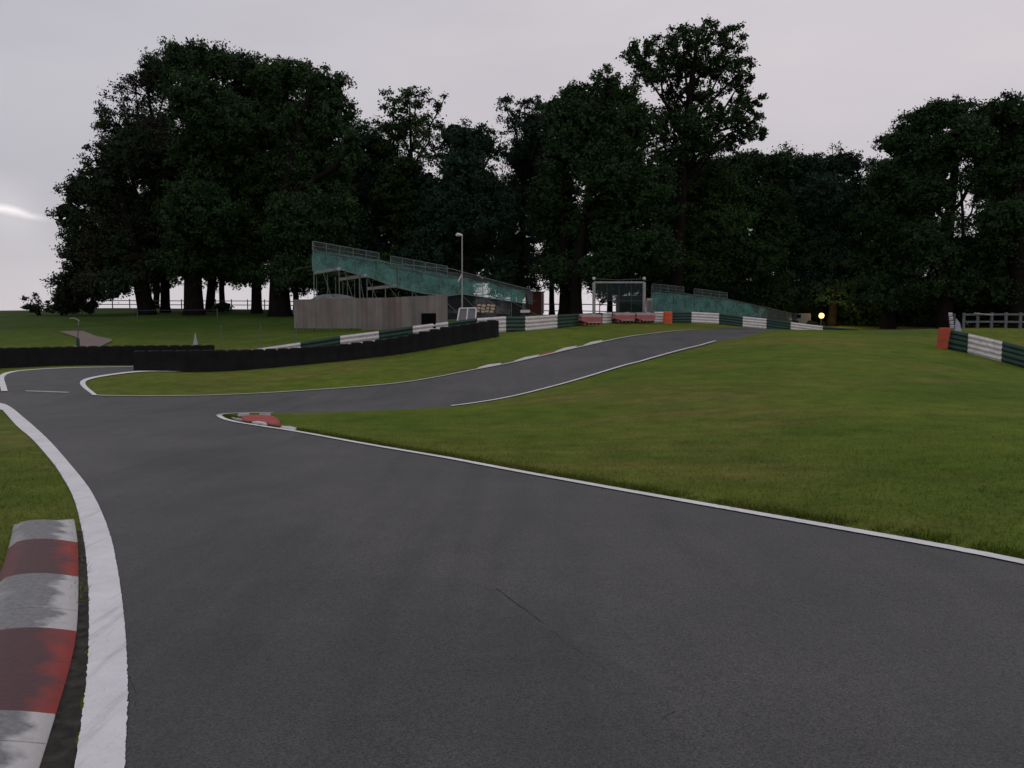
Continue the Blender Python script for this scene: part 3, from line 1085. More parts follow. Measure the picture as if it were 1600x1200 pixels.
# longer darker tufts along the edge line of the hill
e = resample(lineR[:-14], 0.02)
reps = np.repeat(e, 20, axis=0)
off = np.abs(RNG.normal(0, .16, len(reps))) + .05
tt = np.gradient(e, axis=0)
tt /= np.linalg.norm(tt, axis=1)[:, None]
nn_ = np.repeat(np.stack([-tt[:, 1], tt[:, 0]], -1), 20, axis=0)
sgn = 1 if not in_poly(*(e[200:201] + np.stack([-tt[200:201, 1], tt[200:201, 0]], -1) * .5).T, road_poly)[0] else -1
T = reps + nn_ * sgn * (off[:, None] + 0.0) + RNG.normal(0, .02, reps.shape)
clump = np.sin(np.cumsum(RNG.normal(0, .25, len(e)))) > -.85
T = T[np.repeat(clump, 20)]
T = T[~in_poly(T[:, 0], T[:, 1], road_poly)]
blades('edge_grass', T, 0.060, 0.0045, .5, 0.66, 'longer dark grass along the white line of the hill')

# ------------------------------------------------------------------ barriers
def unit(v):
    return v / (np.linalg.norm(v) + 1e-9)


BEAM = []
_hw = 0.255


def beam_profile(z0, h, depth=0.05, th=0.012):
    """two-ridge corrugated guard rail seen in section"""
    zs = np.linspace(0, h, 17)
    fr = [(0.012 + depth * (0.5 - 0.5 * math.cos(2 * math.pi * 2 * z / h)), z0 + z) for z in zs]
    bk = [(a - th, z) for a, z in fr[::-1]]
    return fr + bk


def armco(root, stations, sections, total=1.02, nbeams=2, face=-1):
    """stations: list (px, py_base, d) -> ground points; sections: (px0, px1, colour)"""
    xs = [s[0] for s in stations]
    P = np.array([at(*s) for s in stations])
    pts = {}

    def pt(px):
        return np.array([np.interp(px, xs, P[:, k]) for k in range(3)])

    def ground(px):
        p = pt(px)
        return p
    for (a, b, colr) in sections:
        n = max(2, int(np.linalg.norm(pt(b) - pt(a)) / 1.0) + 1)
        pp_ = [ground(a + (b - a) * i / (n - 1)) for i in range(n)]
        nrm = []
        for i in range(n):
            t = unit((pp_[min(i + 1, n - 1)] - pp_[max(i - 1, 0)])[:2])
            q = np.array([t[1], -t[0]])
            if q @ pp_[i][:2] > 0:
                q = -q
            nrm.append(q)
        hb = total / nbeams
        sec = MB()
        for k in range(nbeams):
            sec.sweep(pp_, beam_profile(0.02 + k * hb, hb - 0.012), nrm)
        o = sec.build('rail_section', M['rail_w'] if colr == 'w' else M['rail_g'], root)
        o['label'] = 'white painted rails' if colr == 'w' else 'dark green painted rails'
    a, b = sections[0][0], sections[-1][1]
    L = np.linalg.norm(pt(b) - pt(a))
    n = int(L / 2.4) + 1
    for i in range(n + 1):
        px = a + (b - a) * i / n
        p = ground(px)
        t = unit((pt(px + 2) - pt(px - 2))[:2])
        q = np.array([t[1], -t[0]])
        if q @ p[:2] > 0:
            q = -q
        c = np.array([p[0] - q[0] * .09, p[1] - q[1] * .09, p[2] + total * .5 - .12])
        MB().box(c, (.10, .12, total + .2), math.atan2(t[1], t[0])).build('post', M['post'], root)


ARM = 0.96
stL = [(x, yt + ARM * F / d, d) for x, yt, d in [(395, 546, 43.6), (470, 535, 43.9), (532, 525, 44.3), (592, 517.5, 44.8), (646, 509.5, 45.4), (700, 503, 46.2), (745, 497.5, 47.2),
                                                 (790, 494.5, 48.6), (820, 495, 50)]]
stL += [(870, 513.7, 55), (905, 510.3, 60), (948, 506.4, 67), (1022, 504.6, 69.5), (1050, 504.6, 70), (1080, 504.5, 70.5), (1123, 506.6, 71), (1160, 511.5, 71.5), (1197, 514.8, 72), (1235, 520, 72), (1285, 526.5, 72), (1340, 531, 71)]
# put the barrier feet on the terrain behind the tyre wall
bar = thing('crash_barrier', 'long green and white corrugated crash barrier behind the tyre wall, reaching the crest', 'barrier', onto(at(820, 519, 48.8)))
armco(bar, stL, [(395, 470, 'w'), (470, 532, 'g'), (532, 592, 'w'), (592, 645, 'g'), (645, 700, 'w'), (700, 745, 'g'), (745, 790, 'w'), (790, 820, 'g'), (820, 870, 'w'),
                 (870, 940, 'g'), (940, 955, 'w'), (955, 1022, 'g'), (1022, 1036, 'w'), (1036, 1080, 'g'), (1080, 1123, 'w'), (1123, 1160, 'g'),
                 (1160, 1197, 'w'), (1197, 1235, 'g'), (1235, 1285, 'w'), (1285, 1340, 'g')], total=ARM)

stR = [(1478, 545, 40), (1512, 552.5, 39.4), (1565, 566, 38), (1640, 587, 36), (1720, 612, 34)]
bar2 = thing('crash_barrier', 'short green and white corrugated crash barrier on the grass slope at the right edge', 'barrier', onto(at(1512, 552, 39.4)))
armco(bar2, stR, [(1480, 1512, 'g'), (1512, 1565, 'w'), (1565, 1640, 'g'), (1640, 1700, 'w')], total=0.98)


def pad(px0, px1, ytop, ybot, d, mat, label, lean=0.0):
    a, b = at(px0, ybot, d), at(px1, ybot, d)
    w = np.linalg.norm(b - a)
    h = (ybot - ytop) * d / F
    root = thing('foam_pad', label, 'foam pad', (a + b) / 2)
    c = (a + b) / 2
    mb = MB()
    prof = []
    for k in range(20):
        g = 2 * math.pi * k / 20
        prof.append((math.copysign(abs(math.cos(g)) ** .5, math.cos(g)) * w / 2, math.copysign(abs(math.sin(g)) ** .5, math.sin(g)) * .20))
    vs, fs = [], []
    for j, z in enumerate((-0.05, 0.03, h - .04, h)):
        k_ = .93 if j == 3 else 1
        for (x, y) in prof:
            vs.append((c[0] + x * k_ + lean * z, c[1] + y * k_, c[2] + z))
    for j in range(3):
        for k in range(20):
            fs.append((j * 20 + k, j * 20 + (k + 1) % 20, (j + 1) * 20 + (k + 1) % 20, (j + 1) * 20 + k))
    fs.append(tuple(60 + k for k in range(20)))
    mb.add(vs, fs)
    mb.build('foam_body', mat, root, smooth=False)
    for zz_ in (.3, .7):
        st = MB()
        st.add([(c[0] + x * 1.02 + lean * h * zz_, c[1] + y * 1.02, c[2] + h * zz_ + dz_) for dz_ in (-.02, .02) for (x, y) in prof],
               [(k, (k + 1) % 20, 20 + (k + 1) % 20, 20 + k) for k in range(20)])
        st.build('strap', M['post'], root)
    return root


pad(1036.5, 1050, 487, 505.5, 69.0, M['orange'], 'bright orange foam pad on the barrier beside the plastic barriers')
pad(1464, 1479, 512, 543.5, 39.8, M['orange2'], 'leaning orange foam pad at the end of the right barrier', lean=0.12)

# plastic barriers
def plastic_barrier(px0, px1, ytop, ybot, d0, label):
    dA, dB = [float(np.interp(q, [s[0] for s in stL], [s[2] for s in stL])) - 1.0 for q in (px0, px1)]
    dB = min(dB, dA + 1.2)
    d0 = dA
    a, b = at(px0, ybot, dA), at(px1, ybot - .6, dB)
    root = thing('plastic_barrier', label, 'barrier', (a + b) / 2, 'red plastic barriers in front of the rails')
    t = unit((b - a)[:2])
    L = np.linalg.norm((b - a)[:2])
    h = (ybot - ytop) * d0 / F
    nrm = np.array([t[1], -t[0]])
    z0 = a[2]
    # outline of the side wall (along, height), narrowing below with feet
    outl = [(0.0, .42), (.05, .62), (.04, .95), (.08, 1.0), (.62, 1.0), (.64, 1.06), (.72, 1.06), (.74, 1.0), (.98, .97), (1, .9), (.985, .35), (.95, .2), (.30, .2), (.12, .30)]
    body, top = MB(), MB()

    def slab(mb, o2, y0, y1):
        n = len(o2)
        vs = []
        for yy in (y0, y1):
            for (u, v) in o2:
                p = a[:2] + t * u * L + nrm * yy * (1.25 - .5 * v)
                vs.append((p[0], p[1], z0 + v * h))
        fs = [tuple(range(n)), tuple(range(n, 2 * n))[::-1]]
        fs += [(i, n + i, n + (i + 1) % n, (i + 1) % n) for i in range(n)]
        mb.add(vs, fs)
    slab(body, [(u, min(v, .74)) for u, v in outl], -.2, .2)
    body.build('body', M['redpl'], root)
    slab(top, [(.05, .745), (.035, .95), (.08, 1.0), (.62, 1.0), (.64, 1.06), (.72, 1.06), (.74, 1.0), (.98, .97), (1, .745)], -.2, .2)
    o = top.build('upper_edge', M['redtop'], root)
    for u in (.2, .38, .56, .74, .92):
        p = a[:2] + t * u * L
        MB().box((p[0], p[1], z0 + h * .1), (.12, .38, h * .22), math.atan2(t[1], t[0])).build('foot', M['redpl'], root)
    lip = MB()
    pth = [(.30, .2), (.95, .2)]
    q = [np.array([*(a[:2] + t * u * L + nrm * .25), z0 + v * h]) for u, v in pth]
    lip.tube(q, .035, 6)
    lip.build('lip', M['redtop'], root)


plastic_barrier(905, 938, 491, 507.5, 58.5, 'red plastic barrier with faded top, leftmost of three by the rails')
plastic_barrier(958, 990, 488.5, 503.5, 64, 'red plastic barrier with faded top, middle of three by the rails')
plastic_barrier(992, 1022, 488.5, 503.5, 65.5, 'red plastic barrier with faded top, nearest to the orange pad')


# tyre walls: scalloped belt in front of stacks of tyres
def tyre_wall(label, stations, hts, step=0.62):
    P = np.array([at(*s) for s in stations])
    R = resample(P, step)
    root = thing('tyre_wall', label, 'tyre wall', R[len(R) // 2])
    n = len(R)
    HT = np.interp(R[:, 0], P[:, 0], hts)
    nrm = []
    for i in range(n):
        t = unit((R[min(i + 1, n - 1)] - R[max(i - 1, 0)])[:2])
        q = np.array([t[1], -t[0]])
        if q @ R[i][:2] > 0:
            q = -q
        nrm.append(q)
    height = 1.0
    prof = []
    nt_ = 5
    th = height / nt_
    for k in range(nt_):
        z = k * th
        prof += [(.245, z + .004), (.285, z + .03), (.300, z + th * .5), (.285, z + th - .03), (.245, z + th - .004)]
    prof = [(.245, -.10)] + prof + [(.17, height + .01), (.15, height - .05)]
    for i in range(n):
        p = R[i] - np.array([*(nrm[i] * .32), 0])
        mb = MB()
        mb.lathe(p, [(a_, z_ * HT[i]) for a_, z_ in prof], 14)
        mb.build('tyre_stack', M['rubber'], root, smooth=False)
    # belt
    belt = MB()
    m = 10
    fr, vs, fs = [], [], []
    U = np.linspace(-.5, n - .5, n * m + 1)
    idx = np.arange(n)
    Pn = np.array(nrm)
    for u in U:
        uu = min(max(u, 0), n - 1)
        p = np.array([np.interp(uu, idx, R[:, k]) for k in range(3)])
        q = np.array([np.interp(uu, idx, Pn[:, k]) for k in range(2)])
        tdir = np.array([-q[1], q[0]])
        if u != uu:
            tg = unit((R[1] - R[0])[:2]) if u < 0 else unit((R[-1] - R[-2])[:2])
            p[:2] += tg * (u - uu) * step
        sc = abs(math.cos(math.pi * (u - round(u))))
        o_ = -.075 + .07 * sc
        height = float(np.interp(uu, idx, HT))
        hv = height - .05 + .02 * math.sin(u * 1.7) + .012 * math.sin(u * 5.1)
        for (z, dd) in ((-.12, .03), (height * .5, .0), (hv, .01), (hv, -.02), (height * .5, -.03), (-.12, .0)):
            vs.append((p[0] + q[0] * (o_ + dd), p[1] + q[1] * (o_ + dd), p[2] + z))
    for i in range(len(U) - 1):
        for k in range(6):
            k2 = (k + 1) % 6
            fs.append((i * 6 + k, (i + 1) * 6 + k, (i + 1) * 6 + k2, i * 6 + k2))
    fs.append((0, 1, 2, 3, 4, 5))
    e_ = (len(U) - 1) * 6
    fs.append((e_ + 5, e_ + 4, e_ + 3, e_ + 2, e_ + 1, e_))
    belt.add(vs, fs)
    belt.build('belt', M['belt'], root)
    return root


tyre_wall('long black tyre wall with belt front, curving uphill beside the climbing track',
          [(219, 583, 40.3), (300, 581.5, 41), (380, 577, 41.3), (460, 571.5, 41.6), (540, 565, 42.1), (620, 556, 42.8), (700, 542, 44.2), (740, 535, 45), (774, 527.5, 46)], [1.12, 1.12, 1.0, .92, .92, .98, 1.10, 1.06, 1.0])
tyre_wall('black tyre wall beyond the side road at the left edge of the photo',
          [(-120, 580, 44), (0, 577.5, 44.5), (110, 575, 44.8), (220, 573, 45.2), (326, 572, 45.8)], [1.2] * 5)

# ------------------------------------------------------------------ grandstands
def quad(mb, a, b, c, d_):
    mb.add([a, b, c, d_], [(0, 1, 2, 3)])


def grandstand(label, x0, d0, x1, d1, panels, net_top, net_bot, rail, rows_dir, row_len, nrows, row_y, fascia, posts, thin_pts=None, scrim=None, gy=None):
    def S(px, py, back=0.0):
        dd = d0 + (d1 - d0) * (px - x0) / (x1 - x0)
        p = at(px, py, dd)
        return p + np.array([rows_dir[0], rows_dir[1], 0]) * back
    root = thing('grandstand', label, 'grandstand', onto(S((x0 + x1) / 2, 480)))
    # netting along the raked side
    xs = np.linspace(net_top[0][0], net_top[-1][0], 40)
    mb = MB()
    vs, fs = [], []
    for i, x in enumerate(xs):
        yt = np.interp(x, [p[0] for p in net_top], [p[1] for p in net_top]) + .5 * math.sin(i * 1.9)
        yb = np.interp(x, [p[0] for p in net_bot], [p[1] for p in net_bot])
        for k in range(5):
            vs.append(S(x, yt + (yb - yt) * k / 4, .05 + .07 * math.sin(i * 1.3 + k)))
    for i in range(39):
        for k in range(4):
            fs.append((i * 5 + k, i * 5 + k + 1, (i + 1) * 5 + k + 1, (i + 1) * 5 + k))
    mb.add(vs, fs)
    mb.build('side_netting', M['net'], root, smooth=True)
    for x in np.arange(net_top[0][0] + 2, net_top[-1][0] - 4, 33.0):
        yt = np.interp(x, [p[0] for p in net_top], [p[1] for p in net_top])
        yb = np.interp(x, [p[0] for p in net_bot], [p[1] for p in net_bot])
        MB().tube([S(x, yt, -.06), S(x, yb + 1, -.06)], .028, 5).build('netting_post', M['scaf'], root)
    if thin_pts:
        mb = MB()
        vs, fs = [], []
        for i, (x, yt, yb) in enumerate(thin_pts):
            vs += [S(x, yt, .03), S(x, yb, .03)]
        fs = [(2 * i, 2 * i + 1, 2 * i + 3, 2 * i + 2) for i in range(len(thin_pts) - 1)]
        mb.add(vs, fs)
        mb.build('sheer_netting', M['net_clear'], root)
    # handrail panels
    for (pa, pb, hgt, nv) in panels:
        f = MB()
        A, B = S(*pa, -.05), S(*pb, -.05)
        A2, B2 = S(pa[0], pa[1] + hgt, -.05), S(pb[0], pb[1] + hgt, -.05)
        f.tube([A, B], .03, 6)
        f.tube([A * .5 + A2 * .5, B * .5 + B2 * .5], .02, 6)
        f.tube([A2, B2], .025, 6)
        for k in range(nv + 1):
            u = k / nv
            f.tube([A * (1 - u) + B * u, A2 * (1 - u) + B2 * u], .03, 6)
        o = f.build('handrail_panel', M['scaf'], root)
        g = MB()
        quad(g, A, B, B2, A2)
        g.build('panel_mesh', M['net_thin'], o)
    f = MB()
    f.tube([S(x, y, -.04) for x, y in rail], .03, 6)
    f.build('handrail', M['scaf'], root)
    f = MB()
    f.tube([S(x, y + .5, .0) for x, y in net_bot[1:]], .035, 6)
    f.build('lower_rail', M['scaf'], root)
    # seat rows
    for k in range(nrows):
        u = (k + .5) / nrows
        x = x0 + (x1 - x0) * u
        y = np.interp(x, [p[0] for p in row_y], [p[1] for p in row_y])
        a, b = S(x, y, .25), S(x, y, .25 + row_len)
        c = (a + b) / 2
        ang = math.atan2(rows_dir[1], rows_dir[0])
        MB().box(c, (row_len, .30, .045), ang).build('seat_row', M['plank_dark'], root)
    for (xa, ya, w) in fascia:
        a = S(xa, ya)
        b = a + np.array([rows_dir[0], rows_dir[1], 0]) * w
        ang = math.atan2(rows_dir[1], rows_dir[0])
        MB().box((a + b) / 2 + [-.1, -.05, 0], (w, .25, .24), ang).build('deck_board', M['plank'], root)
    # supports
    for (px, yt) in posts:
        for bk in (0.12, row_len * .5, row_len):
            if bk > 1 and px < x0 + 25:
                continue
            yy_ = yt if bk < 1 else max(yt, float(np.interp(px, [q_[0] for q_ in row_y], [q_[1] for q_ in row_y])) + 3)
            p = S(px, yy_, bk)
            g = h1(p[0], p[1]) - .1
            if p[2] - g < .3:
                continue
            MB().tube([(p[0], p[1], g), p], .035, 6).build('support_post', M['scaf'], root)
    for i in range(len(posts) - 1):
        (xa, ya), (xb, yb) = posts[i], posts[i + 1]
        p, q = S(xa, ya, .14), S(xb, yb, .14)
        zq = h1(q[0], q[1]) + .2
        if q[2] - zq > .4:
            MB().tube([p, (q[0], q[1], zq)], .025, 5).build('brace', M['scaf'], root)
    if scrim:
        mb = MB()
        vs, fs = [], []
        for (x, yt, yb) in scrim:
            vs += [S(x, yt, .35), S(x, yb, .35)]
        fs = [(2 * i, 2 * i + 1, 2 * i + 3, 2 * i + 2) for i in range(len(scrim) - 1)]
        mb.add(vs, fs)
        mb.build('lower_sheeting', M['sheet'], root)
    return S, root


S1, gs1 = grandstand('large scaffold grandstand with teal netting on its sloping side, behind the board hoarding',
    488, 60, 850, 69,
    panels=[((488, 377), (592, 395.5), 14, 5), ((610, 400), (699, 416.5), 16, 5)],
    net_top=[(488, 392), (530, 396), (590, 405), (650, 419), (700, 429), (725, 434), (790, 448), (822, 456)],
    net_bot=[(488, 424), (532, 421), (580, 434), (620, 449), (660, 458), (700, 462), (722, 459), (770, 466), (822, 474)],
    rail=[(592, 408), (610, 412), (704, 420), (730, 427), (790, 443), (848, 457)],
    rows_dir=(-.49, .87), row_len=6.2, nrows=17, row_y=[(488, 412), (600, 428), (700, 447), (850, 472)],
    fascia=[(532, 420, 6.3), (573, 431, 6.3), (619, 447, 6.3)],
    posts=[(490, 378), (530, 396), (562, 425), (574, 430), (603, 440), (645, 455), (688, 462), (722, 460), (757, 464), (800, 471), (848, 458)],
    thin_pts=[(700, 424, 434), (726, 427, 437), (790, 443, 450), (822, 451, 458), (826, 452, 475), (833, 454, 476)],
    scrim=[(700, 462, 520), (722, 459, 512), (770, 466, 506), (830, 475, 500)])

S2, gs2 = grandstand('lower teal netted scaffold grandstand right of the white goal frame, half sunk behind the crest',
    1018, 78, 1240, 86,
    panels=[((1019, 443.5), (1068, 448.5), 10, 4), ((1084, 451), (1136, 457.5), 9, 4)],
    net_top=[(1018, 455), (1060, 459), (1100, 463), (1135, 467), (1170, 475), (1200, 483)],
    net_bot=[(1018, 492), (1060, 495), (1100, 499), (1150, 504), (1180, 508), (1200, 511)],
    rail=[(1068, 458), (1084, 461), (1136, 467), (1172, 475), (1238, 490)],
    rows_dir=(-.35, .93), row_len=6, nrows=10, row_y=[(1018, 468), (1240, 497)],
    fascia=[], posts=[(1019, 445), (1050, 456), (1084, 460), (1120, 464), (1160, 472), (1198, 484), (1236, 492)],
    thin_pts=[(1172, 475, 476), (1200, 480, 511), (1238, 490, 514)],
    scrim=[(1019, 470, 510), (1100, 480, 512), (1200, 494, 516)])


# seats / stored things under the stand
sp_ = S1(760, 481, .8)
pl = thing('timber_stack', 'stack of pale sawn timber ends under the grandstand', 'timber', onto(sp_))
k = 0
for r in range(3):
    for c in range(4):
        p = S1(748 + c * 7.2 + r * 1.0, 486 - r * 4.6 + (c % 2) * .8, .15)
        MB().box(p, (.27 + .06 * math.sin(k * 3), .5, .17), .15 * math.sin(k * 2.1)).build('timber_end', M['tan'], pl)
        k += 1
p = S1(760, 489.5, .3)
g = h1(p[0], p[1])
MB().box((p[0], p[1], (g + p[2]) / 2), (1.9, .6, max(p[2] - g, .2))).build('pallet', M['plank_dark'], pl)
bx = thing('crate', 'small red crate with white top beneath the low end of the grandstand', 'crate', onto(S1(815, 490, -1)))
p = S1(815, 491.5, -.6)
g = h1(p[0], p[1])
MB().box((p[0], p[1], (p[2] + g) / 2 - .05), (.72, .5, max(p[2] - g, .3))).build('crate_body', M['brick'], bx)
p = S1(815, 486.5, -.6)
MB().box((p[0], p[1], p[2]), (.80, .55, .22)).build('lid', M['whitep'], bx)

# ------------------------------------------------------------------ hoarding
hx = [(459, 468, 57.5), (520, 467, 56), (560, 465.5, 55.2), (600, 465, 54.6), (640, 463, 54.2), (665, 462, 54), (682, 459.5, 54), (699, 459.5, 54)]
ho = thing('hoarding', 'pinkish grey board hoarding in front of the large grandstand', 'fence', onto(at(580, 520, 55)))
px = 459
i = 0
while px < 698:
    nx = min(px + 10.5, 699)
    T0 = at(px, np.interp(px, [h_[0] for h_ in hx], [h_[1] for h_ in hx]), np.interp(px, [h_[0] for h_ in hx], [h_[2] for h_ in hx]))
    T1 = at(nx, np.interp(nx, [h_[0] for h_ in hx], [h_[1] for h_ in hx]), np.interp(nx, [h_[0] for h_ in hx], [h_[2] for h_ in hx]))
    c = (T0 + T1) / 2
    t = unit((T1 - T0)[:2])
    L = np.linalg.norm((T1 - T0)[:2])
    g = at(px, 513 if px < 560 else 522, T0[1])[2]
    top = min(T0[2], T1[2])
    n_ = np.array([t[1], -t[0]])
    o_ = (.006 if i % 2 else -.006)
    MB().box((c[0] + n_[0] * o_, c[1] + n_[1] * o_, (top + g) / 2), (L + .01, .03, top - g), math.atan2(t[1], t[0])).build('board', [M['hoard'], M['hoard2'], M['hoard3']][(i * 7 // 3) % 3], ho)
    px = nx
    i += 1
for px in (463, 490, 518, 548, 576, 604, 632, 660, 697):
    dd = np.interp(px, [h_[0] for h_ in hx], [h_[2] for h_ in hx]) + .12
    p = at(px, np.interp(px, [h_[0] for h_ in hx], [h_[1] for h_ in hx]) + 1, dd)
    g = h1(p[0], p[1]) - .2
    MB().box((p[0], p[1], (p[2] + g) / 2), (.09, .09, p[2] - g)).build('post', M['plank_dark'], ho)

# pale tarpaulin heap behind the hoarding
def lumpy(name, label, cat, c, size, mat, seed=0, amp=.18):
    rng = np.random.default_rng(seed)
    ph = rng.uniform(0, 6, 8)
    n1, n2 = 22, 12
    vs, fs = [], []
    for j in range(n2 + 1):
        a = math.pi / 2 * j / n2
        for i in range(n1):
            b = 2 * math.pi * i / n1
            r = 1 + amp * (math.sin(3 * b + ph[0] + a * 3) + .6 * math.sin(5 * b + ph[1]) + .5 * math.sin(7 * b + 4 * a + ph[2]))
            vs.append((c[0] + size[0] * math.cos(a) ** .6 * math.cos(b) * r, c[1] + size[1] * math.cos(a) ** .6 * math.sin(b) * r, c[2] + size[2] * math.sin(a) * (1 + .06 * math.sin(4 * b + ph[3]))))
    for j in range(n2):
        for i in range(n1):
            fs.append((j * n1 + i, j * n1 + (i + 1) % n1, (j + 1) * n1 + (i + 1) % n1, (j + 1) * n1 + i))
    o = MB().add(vs, fs).build(name, mat, smooth=True, loc=c)
    return tag(o, label, cat)


g = onto(at(520, 480, 61))
lumpy('tarpaulin', 'pale grey tarpaulin draped over stored kit at the left end of the hoarding', 'tarpaulin', g - [0, 0, .2], (2.7, 1.2, at(500, 458, 61)[2] - g[2]), M['tarp'], 3, .22)

# ------------------------------------------------------------------ light mast, panels, goal frame
p0 = onto(at(722, 500, 55))
lm = thing('light_mast', 'tall thin pale light mast rising in front of the grandstand netting', 'light mast', p0)
top = at(722, 368, 55)
MB().tube([p0 - [0, 0, .2], top], [.055, .04], 8).build('pole', M['greyp'], lm)
hd = MB()
h0 = at(722, 368, 55)
hd.tube([h0 + [.03, 0, 0], h0 + [-.12, 0, .05], h0 + [-.3, 0, .06], h0 + [-.42, 0, .0]], [.06, .09, .13, .06], 8)
hd.build('lamp_head', M['whitep'], lm)
s0, s1_ = at(721.5, 429, 55), at(716, 440, 54.8)
MB().tube([s0, s1_], .035, 6).build('stay', M['whitep'], lm)

d_ = 46.9
b0 = at(670, 514.5, 46.0)
sb_ = thing('signal_panel', 'black square signal panel standing on the barrier in front of the hoarding', 'signal panel', b0)
w_, h_ = 22.5 * 46 / F, 25 * 46 / F
MB().box(b0 + [0, 0, h_ / 2], (w_, .28, h_)).build('cabinet', M['black'], sb_, bevel=.03)
MB().box(b0 + [0, -.155, h_ / 2 + .01], (w_ * .88, .02, h_ * .86)).build('screen', M['black'], sb_)
MB().box(b0 + [-.17, -.17, .10], (.05, .02, .09)).build('white_marker', M['whitep'], sb_)
MB().box(b0 + [-.02, -.17, .11], (.06, .02, .12)).build('white_marker', M['whitep'], sb_)
MB().tube([b0 + [0, 0.1, .1], b0 + [0, .1, -.9]], .04, 6).build('post', M['post'], sb_)

A, B = at(713, 511, 47.6), at(742, 511, 47.6)
T1_, T0_ = at(744, 481.5, 48.3), at(718, 482, 48.3)
fp = thing('display_board', 'leaning grey double board in a white frame beside the light mast', 'board', (A + B) / 2)
pnl = MB()
nv_ = unit(np.cross(B - A, T0_ - A))
vs = [A, B, T1_, T0_] + [q - nv_ * .05 for q in (A, B, T1_, T0_)]
pnl.add(vs, [(0, 1, 2, 3), (7, 6, 5, 4), (0, 4, 5, 1), (1, 5, 6, 2), (2, 6, 7, 3), (3, 7, 4, 0)])
pnl.build('panel', M['panel'], fp)
fr = MB()
for a, b in ((A, B), (B, T1_), (T1_, T0_), (T0_, A), ((A + B) / 2, (T0_ + T1_) / 2)):
    fr.tube([a + [0, -.03, 0], b + [0, -.03, 0]], .045, 4)
fr.build('frame', M['whitep'], fp)
MB().tube([(T0_ + T1_) / 2, at(735, 515, 49.5)], .03, 6).build('prop', M['post'], fp)

gd = 75.0
gf = thing('goal_frame', 'white goal shaped frame with round lamp caps and dark netting above the plastic barriers', 'gantry', onto(at(967, 495, gd)))
for px in (928, 1006.5):
    g = at(px, 497, gd)
    g[2] = h1(g[0], g[1]) - .1
    tp = at(px, 441, gd)
    MB().tube([g, tp], .15, 10).build('post', M['greyp'], gf)
    c = at(px, 435, gd)
    o = MB().lathe(c - [0, 0, .16], [(.05, 0), (.13, .05), (.16, .14), (.13, .25), (.05, .3)], 10).build('cap', M['whitep'], gf, smooth=True)
MB().tube([at(928, 441.5, gd), at(1006.5, 441.5, gd)], .095, 8).build('crossbar', M['greyp'], gf)
MB().tube([at(928, 435.5, gd), at(967, 437.5, gd), at(1006.5, 435.5, gd)], .02, 5).build('top_cable', M['scaf'], gf)
mb = MB()
quad(mb, at(930, 443, gd), at(1005, 443, gd), at(1005, 478, gd), at(930, 466, gd))
mb.build('netting', M['net_dark'], gf)
mb = MB()
for px in np.linspace(930, 1005, 5):
    mb.tube([at(px, 443, gd), at(px, 490, gd)], .012, 4)
for py in (470,):
    mb.tube([at(930, py, gd), at(1005, py, gd)], .012, 4)
mb.build('wire_mesh', M['scaf'], gf)
cb = thing('cabinet', 'narrow grey cabinet standing right beside the goal frame', 'cabinet', onto(at(1014, 492, 74)))
a = at(1014.5, 466, 74)
g = h1(a[0], a[1])
MB().box((a[0], a[1], (a[2] + g) / 2), (.50, .45, a[2] - g)).build('cabinet_body', M['greyp'], cb)
MB().box((a[0], a[1] - .235, (a[2] + g) / 2 + .1), (.42, .02, (a[2] - g) * .7)).build('door', M['panel'], cb)

# dark container seen inside the frame on the right
a = at(986, 462, 84)
g = h1(a[0], a[1])
ct = thing('container', 'dark site container seen through the right half of the goal frame', 'container', onto(at(986, 490, 84)))
MB().box((a[0], a[1] + 1, (a[2] + g) / 2), (2.6, 2.4, a[2] - g)).build('container_body', M['net_dark'] if False else M['rail_g'], ct)
for k in range(6):
    MB().box((a[0] - 1.1 + k * .44, a[1] - .225, (a[2] + g) / 2), (.08, .05, (a[2] - g) * .94)).build('rib', M['rail_g'], ct)

# hut, posts and rails around x 830..880
a = at(838, 457, 88)
g = h1(a[0], a[1])
hut = thing('hut', 'small red boarded hut behind the low end of the grandstand', 'hut', (a[0], a[1], g))
MB().box((a[0] - .2, a[1] + 1.2, (a[2] + g) / 2), (1.9, 2.4, a[2] - g)).build('wall', M['brick'], hut)
MB().box((a[0] - .2, a[1] + 1.2, a[2] + .05), (2.2, 2.7, .12)).build('roof', M['roof'], hut)
MB().box((a[0] + .80, a[1] - .03, (a[2] + g) / 2), (.10, .05, (a[2] - g) * .9)).build('corner_trim', M['whitep'], hut)

# park fence posts in the gap
def rail_fence(label, pix, d, y_top, mat, spacing, hgt, rails=(.55, .92), group=None, name='rail_fence', th=.05, post_over=.05, pw=.10):
    P = np.array([[at(x, 500, dd)[0], dd] for x, dd in zip(pix, d)])
    R = resample(P, spacing)
    root = thing(name, label, 'fence', onto(R[len(R) // 2]), group)
    for p in R:
        z = h1(*p)
        MB().box((p[0], p[1], z + hgt / 2 - .1), (pw, pw, hgt + .2 + post_over)).build('post', mat, root)
    for rr in rails:
        mb = MB()
        for p, q in zip(R[:-1], R[1:]):
            a = np.array([p[0], p[1] - pw * .6, h1(*p) + hgt * rr])
            b = np.array([q[0], q[1] - pw * .6, h1(*q) + hgt * rr])
            t = b - a
            L = np.linalg.norm(t)
            t /= L
            s = unit(np.cross(t, [0, 0, 1.0]))
            u = np.cross(s, t)
            mb.box((a + b) / 2, (L, .03, th * 2), ax=np.array([t, s, u]))
        mb.build('rail', mat, root)
    return root


